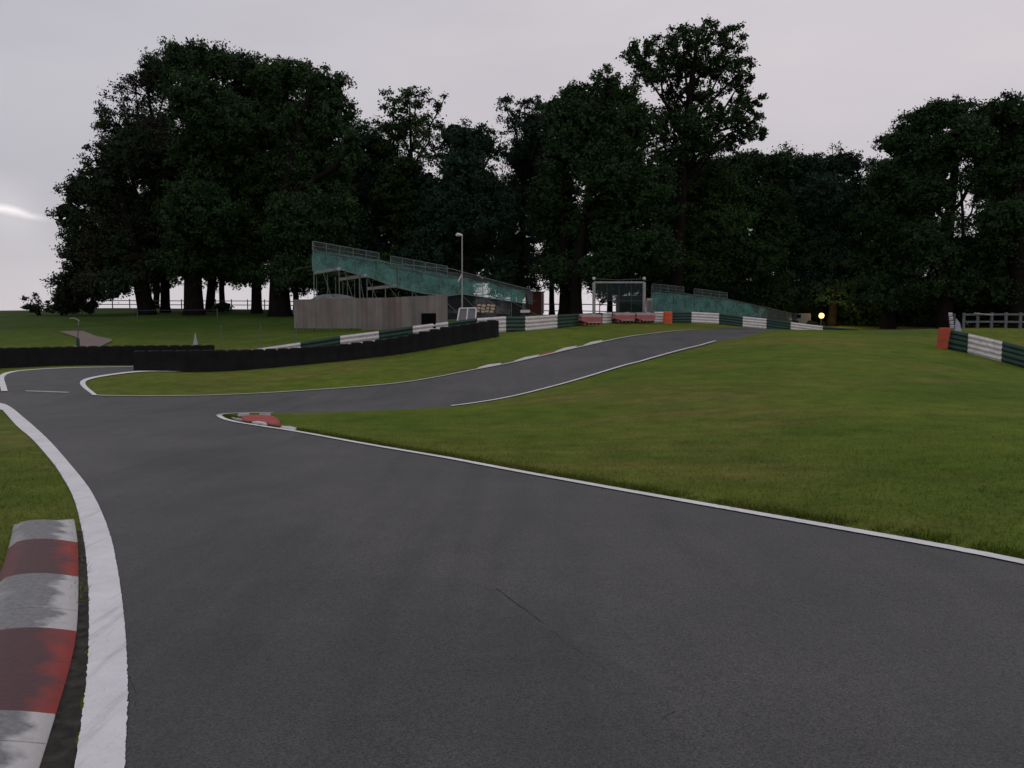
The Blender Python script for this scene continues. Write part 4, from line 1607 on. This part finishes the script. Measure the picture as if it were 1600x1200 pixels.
rail_fence('dark post and rail fence on the skyline between the beech trunks', [150, 250, 330, 400, 470], [104, 103, 102, 100, 99], None, M['wood'], 2.3, 1.25, rails=(.45, .85))
rail_fence('faint low wire fence in front of the beech trunks', [215, 290, 340], [72, 72, 73], None, M['wood'], 4.0, .95, rails=(.9,), th=.015)
rail_fence('post and rail fence in the gap below the centre trees', [845, 880, 925, 1000], [92, 92, 91, 90], None, M['wood'], 2.0, 1.5, rails=(.3, .8))
rail_fence('weathered grey post and rail fence beyond the right barrier', [1506, 1600, 1720, 1850], [60, 58, 56, 55], None, M['wood_pale'], .86, 1.12, rails=(.42, .9), th=.07, pw=.15)
tr = MB()
a, b = at(1522, 489.5, 59.4), at(1552, 492.5, 58.9)
wr = thing('white_rail', 'pale straight rail lying on top of the grey fence', 'rail', a)
tr.tube([a, b], .05, 6)
tr.build('rail_bar', M['greyp'], wr)

# end of a far white guard rail seen edge on
we = thing('rail_end', 'stacked white guard rail ends beyond the orange pad at the right', 'rail end', onto(at(1486, 515, 62)))
for k in range(4):
    c = at(1485.5 + k * .8, 491.5 + 6.3 * k, 62)
    mb = MB()
    mb.sweep([c + [-.2, 0, -.13], c + [.16, .1, -.13]], beam_profile(0, .27, .12), [np.array([-.1, -1.0])] * 2)
    mb.build('rail_end_piece', M['whitep'], we)
p = at(1490.5, 516, 62.2)
q = at(1490.5, 490, 62.2)
MB().box((p + q) / 2, (.14, .14, q[2] - p[2])).build('post', M['wood'], we)
wb = thing('board', 'pale bluish board leaning behind the right barrier', 'board', onto(at(1498, 517, 56)))
a, b, c, dd = at(1492, 520, 55), at(1503, 520, 55), at(1500, 505, 55.2), at(1494, 497, 55.2)
mb = MB()
mb.add([a, b, c, dd] + [q + np.array([0, .05, 0]) for q in (a, b, c, dd)], [(0, 1, 2, 3), (7, 6, 5, 4), (0, 4, 5, 1), (1, 5, 6, 2), (2, 6, 7, 3), (3, 7, 4, 0)])
mb.build('board_sheet', simple('board_bluish', (.30, .31, .37), .6, .1, 3), wb)

# thin fence poles (catch fence) along the barrier at the left
cf = thing('catch_fence', 'thin dark poles and sheer wires of the catch fence behind the long barrier', 'fence', onto(at(407, 545, 47)))
cp = [(345, 508, 47), (407, 506, 47), (463, 503, 47.2), (518, 500, 47.6)]
tops = []
for (x, yt, dd) in cp:
    p = at(x, yt, dd)
    MB().tube([(p[0], p[1], h1(p[0], p[1]) - .1), p], .022, 6).build('pole', M['post'], cf)
    tops.append(p)
for f_ in (.35, .7, 1.0):
    mb = MB()
    for p, q in zip(tops[:-1], tops[1:]):
        gp_, gq = h1(p[0], p[1]), h1(q[0], q[1])
        mb.tube([(p[0], p[1], gp_ + (p[2] - gp_) * f_), (q[0], q[1], gq + (q[2] - gq) * f_)], .004, 4)
    mb.build('wire', M['post'], cf)

# white pointed marker and sapling guard in the left field
p = onto(at(305.5, 537, 50.5))
cn = thing('marker_cone', 'small pale pointed cone in the grass behind the left tyre wall', 'cone', p)
hh = at(305.5, 519.5, 50.5)[2] - p[2]
MB().lathe(p, [(.22, 0), (.21, .04), (.17, .25 * hh), (.09, .6 * hh), (.015, hh)], 12).build('cone_body', M['greyp'], cn, smooth=False)
MB().box(p + [0, 0, .02], (.5, .5, .05)).build('base', M['greyp'], cn)
p = onto(at(122, 545, 50.5))
sg = thing('marshal_post', 'thin dark stake with a bent grey bracket by the gravel path', 'stake', p)
tp = at(122.5, 507, 50.5)
MB().tube([p - [0, 0, .1], p + [0, 0, .7], tp], .035, 6).build('stake', M['post'], sg)
MB().tube([tp, tp + [.05, 0, .25], tp + [-.25, 0, .4], tp + [-.55, 0, .38]], .025, 6).build('bracket', M['greyp'], sg)
MB().tube([p + [0, 0, .2], p + [0, 0, .75]], [.12, .09], 7).build('guard', M['rail_g'], sg)

# lamp glowing under the trees at the far right
p = at(1283, 493, 84)
g = onto(p)
lp = thing('lamp', 'lit yellow lamp glowing under the dark trees beyond the crest', 'lamp', g)
MB().tube([g - [0, 0, .1], p], .05, 6).build('post', M['post'], lp)
MB().lathe(p - [0, .1, .42], [(.09, .12), (.22, .20), (.28, .40), (.22, .60), (.09, .68)], 14).build('lamp_glass', M['lamp'], lp, smooth=True)
pl_ = bpy.data.lights.new('lamp_light', 'POINT')
pl_.energy = 210
pl_.color = (1.0, .72, .2)
pl_.shadow_soft_size = .4
plo = bpy.data.objects.new('lamp_light', pl_)
COL.objects.link(plo)
plo.parent = lp
plo.location = tuple(np.array(p) + [1.9, 1.2, .4] - np.array(g))
# pale van roof next to it
a = at(1255, 492, 86)
g = onto(a)
vn = thing('parked_van', 'small pale van parked beneath the trees left of the lit lamp', 'van', g)
zt = at(1255, 489.5, 86)[2]
prof = [(-1.9, .35), (-1.9, .9), (-1.45, 1.05), (-1.05, 1.75), (-.8, 1.9), (1.9, 1.9), (2.0, 1.7), (2.0, .35)]
sc_ = (zt - g[2]) / 1.9
mb = MB()
vs = [(a[0] + x * .42, a[1] + yy, g[2] + z * sc_) for yy in (0, 1.8) for x, z in prof]
n = len(prof)
mb.add(vs, [tuple(range(n)), tuple(range(n, 2 * n))[::-1]] + [(i, n + i, n + (i + 1) % n, (i + 1) % n) for i in range(n)])
mb.build('body', M['panel'], vn, bevel=.04)
MB().box((a[0] - .45, a[1] - .012, g[2] + 1.45 * sc_), (.42, .02, .5 * sc_)).build('window', M['black'], vn)
for x in (-.75, .75):
    w = MB()
    w.tube([(a[0] + x, a[1] - .03, g[2] + .33), (a[0] + x, a[1] + .2, g[2] + .33)], .33, 14)
    w.build('wheel', M['rubber'], vn)

# ------------------------------------------------------------------ trees
def leafset(centers, radii, per, size, aspect=.55):
    """leaf diamonds around clump centres"""
    n = len(centers) * per
    C_ = np.repeat(centers, per, axis=0)
    R_ = np.repeat(radii, per)[:, None]
    P_ = C_ + RNG.normal(0, .37, (n, 3)) * R_ * [1, 1, .75]
    a = RNG.normal(0, 1, (n, 3))
    a[:, 2] -= .25
    a /= np.linalg.norm(a, axis=1)[:, None]
    b = np.cross(a, RNG.normal(0, 1, (n, 3)))
    b /= np.linalg.norm(b, axis=1)[:, None]
    s = (size * RNG.uniform(.6, 1.35, n))[:, None]
    a = a * s * .5
    b = b * s * .5 * aspect
    return np.stack([P_ - a, P_ + b, P_ + a, P_ - b], 1)


def quads_mesh(name, Q, mat, parent):
    n = len(Q)
    me = bpy.data.meshes.new(name)
    V = (Q.reshape(-1, 3) - np.array(WLOC[parent.name]))
    me.vertices.add(4 * n)
    me.vertices.foreach_set('co', V.astype(np.float32).ravel())
    me.loops.add(4 * n)
    me.loops.foreach_set('vertex_index', np.arange(4 * n, dtype=np.int32))
    me.polygons.add(n)
    me.polygons.foreach_set('loop_start', np.arange(0, 4 * n, 4, dtype=np.int32))
    me.polygons.foreach_set('loop_total', np.full(n, 4, dtype=np.int32))
    me.update()
    me.materials.append(mat)
    o = bpy.data.objects.new(name, me)
    COL.objects.link(o)
    o.parent = parent
    return o


def tree(label, px, d, blobs, leaf='leaf1', trunk_r=.6, dens=1.0, core=1.0, name='tree', cat='tree', group='trees behind the track', leafsize=.27, limb=.55, dmul=1.0, first_fork=.30, flare=1.4, lean=0.0):
    b = onto([at(px, 500, d)[0], d])
    root = thing(name, label, cat, b, group)
    BW = []
    for i, bl in enumerate(blobs):
        x, y, rx, ry = bl[:4]
        dn = bl[4] if len(bl) > 4 else dens
        dd = d + (bl[5] if len(bl) > 5 else random.uniform(-2.5, 2.5))
        c = at(x, y, dd)
        BW.append((c, rx * dd / F, ry * dd / F, dn))
    ztop = max(c[2] + ry * .3 for c, rx, ry, dn in BW)
    xt = np.mean([c[0] for c, *_ in BW])
    Ht = ztop - b[2]
    # trunk
    T_ = []
    nseg = 9
    for i in range(nseg + 1):
        u = i / nseg
        T_.append(np.array([b[0] + (xt - b[0]) * u ** 1.6 * .8 + .25 * math.sin(u * 5 + px), b[1] + .25 * math.sin(u * 4 + px * 2), b[2] - .3 + (Ht + .3) * u]))
    R_ = [trunk_r * ((1 - i / nseg) ** .7 * .95 + .05) for i in range(nseg + 1)]
    T_.insert(1, T_[0] + [0, 0, .35]); T_.insert(2, T_[0] + [0, 0, 1.0])
    R_ = [R_[0] * flare, R_[0] * 1.22, R_[0] * 1.03] + R_[1:]
    tk = MB()
    tk.tube(T_, R_, 9)
    T_ = np.array(T_)
    Q = []
    for (c, rx, ry, dn) in BW:
        ry_ = ry
        rd = (rx + ry) * .5
        rr = (rx * ry * rd) ** (1 / 3)
        # limb
        u = np.clip((c[2] - ry * .8 - b[2]) / Ht * .8, first_fork * .7, .93)
        s = np.array([np.interp(b[2] + u * Ht, T_[:, 2], T_[:, k]) for k in range(3)])
        m1_ = s * .67 + c * .33 + RNG.normal(0, .35, 3)
        mid = s * .33 + c * .67 + RNG.normal(0, .45, 3) - [0, 0, rr * .1]
        r0 = trunk_r * (1 - u) ** .7 * limb + .04
        if np.linalg.norm(c - s) > .6:
            tk.tube([s, m1_, mid, c], [r0, r0 * .8, r0 * .62, r0 * .4], 6)
        nc = int(11.5 * rr * rr * dn * dmul) + 4
        v = RNG.normal(0, 1, (nc, 3))
        v /= np.linalg.norm(v, axis=1)[:, None]
        # uneven outline
        lob = 1 + .16 * np.sin(v[:, 0] * 5 + px) * np.cos(v[:, 2] * 6 + px * .7) + .12 * np.sin(v[:, 2] * 11 + v[:, 0] * 9 + px)
        rad = RNG.uniform(.30, 1, nc) ** .5
        cc_ = c + v * np.array([rx, rd, ry]) * (rad * lob)[:, None]
        cr = RNG.uniform(.5, 1.1, nc) * min(1, rr / 3 + .3)
        per = 56
        Q.append(leafset(cc_, cr, per, leafsize))
        # twigs
        nb = min(26, nc // 4 + 3)
        for k in RNG.choice(nc, min(nb, nc), replace=False):
            e = cc_[k]
            m = (c + e) / 2 + RNG.normal(0, rr * .08, 3) + [0, 0, rr * .05]
            tk.tube([c, m, e], [r0 * .36 + .02, r0 * .2 + .015, .012], 4, cap=False)
        if core > 0 and dn > .6:
            ncr = int(42 * rr * rr * core)
            v = RNG.normal(0, 1, (ncr, 3))
            v /= np.linalg.norm(v, axis=1)[:, None]
            rad = RNG.uniform(0, 1, ncr) ** .45 * .74
            cc2 = c + v * np.array([rx, rd, ry]) * rad[:, None]
            Q.append(leafset(cc2, np.full(ncr, .3), 2, .70, .75))
    Q = np.concatenate(Q)
    g = H(Q[:, 0, 0], Q[:, 0, 1])
    Q = Q[Q[:, :, 2].min(1) > g + .05]
    quads_mesh('crown', Q, M[leaf], root)
    tk.build('trunk', M['bark'], root, smooth=True)
    return root, len(Q)


NL = 0
TREES = [
    ('broad copper tinged beech whose lowest boughs sweep to the grass at the far left', 229, 82, .95, 'leaf2', dict(trunk_r=.85),
     [(112, 338, 30, 24, .7), (128, 300, 30, 30, .8), (140, 390, 45, 45), (125, 440, 40, 32), (170, 300, 45, 50), (190, 380, 60, 60), (165, 445, 45, 25), (210, 240, 50, 45), (108, 462, 24, 20), (225, 420, 40, 32), (150, 250, 28, 24, .6)]),
    ('tall beech with ragged see through upper left crown', 263, 88, .9, 'leaf2', dict(trunk_r=.5),
     [(185, 195, 30, 38, .45), (213, 145, 36, 30, .55), (228, 200, 40, 40, .6), (245, 120, 38, 34, .7), (190, 245, 38, 35, .8), (265, 260, 60, 60), (262, 350, 55, 60), (160, 185, 16, 16, .3)]),
    ('tallest beech at the middle of the left group with a domed top', 306, 80, 1.0, 'leaf1', dict(trunk_r=.95),
     [(285, 95, 36, 28, .9), (325, 98, 45, 32, .9), (310, 160, 60, 50), (330, 240, 70, 60), (310, 330, 70, 60), (300, 405, 58, 42), (350, 190, 50, 50)]),
    ('slim beech standing close right of the tallest beech trunk', 327, 90, .9, 'leaf2', dict(trunk_r=.5),
     [(372, 108, 38, 28, .8), (395, 100, 26, 22, .6), (385, 160, 50, 45), (370, 300, 60, 70), (345, 410, 45, 38)]),
    ('rounded bright topped beech right of the left group centre', 397, 84, 1.05, 'leaf3', dict(trunk_r=.55),
     [(425, 125, 42, 32), (460, 118, 40, 28, .9), (430, 190, 60, 52), (415, 280, 65, 60), (400, 370, 60, 55), (385, 425, 42, 24)]),
    ('big beech at the right end of the left group with a thick double trunk', 436, 78, 1.05, 'leaf1', dict(trunk_r=1.05),
     [(505, 140, 38, 34, .9), (522, 185, 34, 38), (480, 200, 50, 50), (500, 270, 60, 60), (470, 350, 65, 60), (520, 350, 45, 55), (455, 425, 50, 30), (515, 425, 42, 38), (548, 230, 16, 40, .7)]),
    ('dark narrow tree filling the gap behind the top of the large grandstand', 572, 92, .95, 'leaf4', dict(trunk_r=.5),
     [(585, 245, 36, 42, .9), (575, 300, 45, 50), (560, 380, 50, 60), (600, 420, 50, 45), (560, 205, 20, 26, .5), (598, 330, 40, 45), (580, 215, 26, 24, .6), (602, 235, 24, 24, .8)]),
    ('airy birch like tree with a thin see through top', 640, 86, .42, 'leaf3', dict(trunk_r=.42, core=1.0, leafsize=.30),
     [(618, 160, 24, 26, .42), (650, 150, 26, 22, .38), (640, 190, 36, 28, .5), (672, 195, 24, 26, .3), (615, 215, 34, 28, .6), (655, 240, 30, 30, .5), (625, 290, 42, 45, 1.0), (650, 350, 48, 55, 1.0), (630, 430, 50, 40, 1.0), (690, 165, 10, 16, .2)]),
    ('bushy dark tree with drooping tips behind the light mast', 728, 84, 1.0, 'leaf4', dict(trunk_r=.6),
     [(715, 215, 34, 24, .7), (745, 225, 34, 28, .9), (725, 270, 46, 42), (700, 330, 42, 50), (740, 340, 48, 50), (715, 410, 50, 45), (665, 400, 40, 50), (760, 300, 28, 40, .8), (762, 385, 24, 30, .6), (692, 232, 22, 20, .6), (772, 235, 20, 18, .6), (780, 330, 24, 34, .9), (778, 425, 26, 26, .8), (665, 300, 26, 40, .9)]),
    ('spindly tree with a feathery left top in the middle of the row', 815, 90, .5, 'leaf4', dict(trunk_r=.35, core=.9),
     [(790, 170, 18, 20, .4), (815, 165, 18, 16, .4), (832, 160, 14, 14, .35), (805, 205, 22, 28, .5), (838, 205, 32, 32, .9), (822, 250, 38, 36, .9), (848, 178, 20, 18, .6), (800, 235, 20, 24, .6), (800, 300, 26, 26, .45), (838, 310, 34, 40, .8), (815, 370, 34, 36, .6), (832, 425, 26, 24, .5)]),
    ('dense tree with a leaning dark trunk left of the goal frame', 881, 82, 1.0, 'leaf1', dict(trunk_r=.75, lean=.1),
     [(868, 172, 26, 22, .7), (900, 150, 28, 22, .7), (930, 130, 16, 16, .5), (880, 190, 34, 30, .8), (905, 175, 34, 28, .8), (885, 240, 44, 44), (870, 310, 44, 50), (890, 370, 48, 48), (880, 425, 42, 26)]),
    ('broad dense tree with a pointed crown above the goal frame', 902, 78, 1.05, 'leaf1', dict(trunk_r=.6),
     [(948, 125, 22, 22, .6), (960, 160, 44, 34), (930, 200, 38, 38), (985, 205, 50, 48), (950, 270, 58, 55), (1000, 300, 60, 60), (950, 360, 60, 52), (1010, 390, 55, 42), (935, 418, 38, 28)]),
    ('tallest open crowned oak with bare limbs showing against the sky', 1050, 82, .5, 'leaf1', dict(trunk_r=.8, core=0.0, leafsize=.31, limb=.34, dmul=1.45),
     [(1000, 88, 26, 22, .6), (1035, 78, 28, 22, .6), (1068, 62, 28, 20, .6), (1110, 55, 26, 20, .6), (1145, 62, 22, 22, .5), (1010, 118, 22, 20, .5), (1085, 98, 34, 24, .7), (1130, 105, 34, 24, .55),
      (1100, 145, 34, 18, .4), (1150, 140, 22, 22, .45), (1090, 190, 36, 24, .7), (1130, 185, 36, 24, .6), (1170, 195, 22, 18, .5), (1045, 185, 30, 24, .8), (1160, 110, 20, 22, .5), (1176, 160, 16, 18, .45), (1184, 208, 13, 13, .5), (1045, 118, 28, 20, .8), (1060, 150, 22, 18, .5), (1110, 225, 36, 22, .7), (1065, 235, 40, 30, .9), (1150, 215, 20, 14, .4)]),
    ('dense dark tree standing below the open oak', 1090, 88, 1.0, 'leaf3', dict(trunk_r=.6),
     [(1060, 290, 50, 45), (1110, 285, 52, 42), (1080, 360, 60, 50), (1130, 360, 50, 50), (1080, 415, 60, 40), (1145, 265, 30, 26, .8)]),
    ('flat topped dark tree right of the open oak', 1195, 90, 1.0, 'leaf1', dict(trunk_r=.55),
     [(1170, 260, 38, 26), (1215, 262, 38, 30, .9), (1180, 320, 48, 45), (1215, 350, 36, 50), (1180, 400, 55, 45), (1200, 455, 42, 28, .8)]),
    ('rounded dark tree between the flat topped tree and the right group', 1300, 88, 1.0, 'leaf4', dict(trunk_r=.55),
     [(1265, 265, 32, 28, .8), (1310, 260, 38, 26), (1285, 310, 50, 42), (1330, 320, 42, 45), (1270, 380, 52, 55), (1320, 400, 55, 50), (1290, 450, 60, 30), (1345, 275, 22, 30, .5)]),
    ('bulky tree rising as a shoulder left of the right group', 1385, 84, 1.0, 'leaf1', dict(trunk_r=.7),
     [(1400, 225, 34, 22), (1425, 205, 30, 26), (1395, 275, 44, 38), (1380, 340, 50, 50), (1420, 340, 42, 55), (1390, 410, 60, 45), (1370, 460, 50, 26)]),
    ('high domed tree of the right group with sky holes in its middle', 1480, 80, 1.0, 'leaf1', dict(trunk_r=.8),
     [(1455, 185, 36, 26), (1490, 180, 36, 26), (1470, 235, 50, 38), (1515, 215, 40, 36, .9), (1455, 300, 40, 40), (1520, 280, 26, 34, .5), (1485, 345, 40, 30, .55), (1450, 380, 45, 45), (1505, 400, 45, 40), (1470, 450, 60, 30)]),
    ('dark tree cut by the right edge of the photo', 1585, 78, 1.0, 'leaf1', dict(trunk_r=.8),
     [(1545, 185, 30, 24, .8), (1580, 172, 36, 24), (1600, 215, 50, 40), (1560, 260, 40, 42), (1600, 310, 55, 50), (1560, 350, 40, 45), (1590, 400, 60, 45), (1560, 450, 50, 32), (1620, 455, 60, 36)]),
    ('dark tree standing just outside the right edge of the photo', 1700, 78, 1.0, 'leaf1', dict(trunk_r=.7),
     [(1690, 200, 50, 45), (1680, 290, 60, 55), (1700, 380, 70, 60), (1690, 450, 70, 40)]),
]
for (lb, px, d, dn, lf, kw, bl) in TREES:
    r, n = tree(lb, px, d, bl, lf, dens=dn if dn > .6 else 1.0, **kw)
    NL += n

BACK = [
    (150, 108, 'leaf2', [(185, 330, 40, 60), (150, 420, 36, 40)]),
    (245, 108, 'leaf1', [(240, 230, 50, 60), (250, 340, 60, 60), (240, 420, 45, 36)]),
    (350, 110, 'leaf1', [(360, 220, 60, 60), (350, 320, 60, 60), (345, 405, 55, 36)]),
    (460, 108, 'leaf4', [(460, 230, 60, 70), (460, 340, 60, 60), (480, 420, 50, 40)]),
    (540, 106, 'leaf1', [(540, 280, 40, 60), (540, 380, 50, 60), (550, 450, 50, 34)]),
    (640, 108, 'leaf1', [(620, 300, 45, 50), (650, 380, 60, 60), (640, 450, 60, 34)]),
    (735, 108, 'leaf4', [(720, 290, 45, 50), (735, 370, 50, 50), (705, 440, 45, 34)]),
    (800, 106, 'leaf1', [(795, 320, 34, 50), (805, 400, 40, 44), (800, 445, 44, 22), (845, 240, 24, 30)]),
    (865, 110, 'leaf1', [(855, 260, 40, 50), (850, 340, 40, 50), (870, 410, 36, 34)]),
    (950, 108, 'leaf4', [(950, 240, 50, 60), (960, 340, 60, 60), (960, 430, 60, 40)]),
    (1030, 108, 'leaf1', [(1050, 300, 50, 60), (1040, 390, 55, 60), (1040, 450, 55, 44)]),
    (1130, 108, 'leaf1', [(1130, 300, 55, 50), (1130, 400, 60, 60), (1120, 465, 60, 44)]),
    (1220, 110, 'leaf4', [(1230, 300, 40, 34), (1235, 390, 50, 60), (1210, 465, 60, 44)]),
    (1310, 110, 'leaf1', [(1300, 330, 60, 50), (1310, 410, 60, 60), (1310, 475, 60, 44)]),
    (1400, 108, 'leaf1', [(1400, 300, 55, 60), (1400, 400, 60, 60), (1400, 475, 60, 44)]),
    (1500, 108, 'leaf4', [(1440, 260, 36, 40), (1550, 270, 40, 60), (1510, 440, 60, 50), (1480, 480, 60, 40)]),
    (1600, 108, 'leaf1', [(1600, 270, 60, 70), (1600, 390, 60, 70), (1590, 475, 60, 44)]),
]
BACK_LABELS = ['behind the sweeping copper beech', 'behind the ragged crowned beech', 'behind the tallest beech', 'behind the right part of the left beech group',
               'behind the high end of the large grandstand', 'behind the airy birch like tree', 'behind the light mast', 'behind the spindly feathery tree', 'behind the leaning dark trunk in the centre',
               'behind the goal frame tree with the pointed crown', 'behind the tall open oak', 'behind the left half of the low grandstand',
               'behind the right half of the low grandstand', 'behind the lit lamp', 'behind the shoulder of the right group', 'behind the high domed tree with sky holes',
               'behind the grey fence at the right edge']
for (px, d, lf, bl), bl_ in zip(BACK, BACK_LABELS):
    r, n = tree('dark rear row tree filling gaps ' + bl_, px, d, bl, lf, trunk_r=.4, leafsize=.3, group='rear row of trees')
    NL += n

BUSH = [
    ('small bare sided bush on the skyline at the far left', 58, 88, 'leaf2', [(50, 470, 14, 13, .42), (68, 478, 15, 11, .5), (46, 482, 9, 6, .4)]),
    ('dark shrub at the foot of the sweeping beech bough', 100, 86, 'leaf2', [(95, 480, 16, 9, 1.0), (118, 474, 18, 14, 1.0), (140, 480, 14, 8, .8)]),
    ('low dark shrub between the beech trunks', 345, 88, 'leaf1', [(340, 481, 10, 6, 1.0), (352, 480, 10, 6, 1.0)]),
    ('dark undergrowth shrub right behind the large grandstand top', 560, 86, 'leaf4', [(540, 450, 40, 34, 1.0), (600, 458, 40, 32, 1.0)]),
    ('dark undergrowth shrub behind the middle of the large grandstand', 690, 88, 'leaf1', [(660, 455, 38, 30, 1.0), (715, 462, 30, 26, 1.0)]),
    ('dark undergrowth shrub behind the left half of the low grandstand', 1060, 93, 'leaf1', [(1040, 465, 34, 34, 1.0), (1095, 470, 40, 34, 1.0)]),
    ('dark undergrowth shrub behind the right half of the low grandstand', 1170, 94, 'leaf4', [(1150, 480, 36, 34, 1.0), (1205, 490, 40, 26, 1.0)]),
    ('dark undergrowth shrub behind the lit lamp', 1290, 95, 'leaf3', [(1250, 478, 34, 24, .9), (1300, 490, 44, 34, 1.0)]),
    ('wide dark shrub on the crest in the middle of the right woods', 1380, 90, 'leaf1', [(1350, 490, 44, 36, 1.0), (1410, 490, 44, 36, 1.0)]),
    ('wide dark shrub left of the grey fence', 1460, 88, 'leaf4', [(1455, 490, 44, 36, 1.0), (1500, 480, 34, 36, 1.0)]),
    ('wide dark shrub behind the grey fence', 1560, 86, 'leaf1', [(1540, 485, 44, 34, 1.0), (1600, 485, 50, 38, 1.0), (1680, 485, 50, 38, 1.0)]),
]
for (lb, px, d, lf, bl) in BUSH:
    r, n = tree(lb, px, d, bl, lf, trunk_r=.12, name='shrub', cat='shrub', group='shrubs under the trees', core=1.2)
    NL += n
print('leaves', NL)
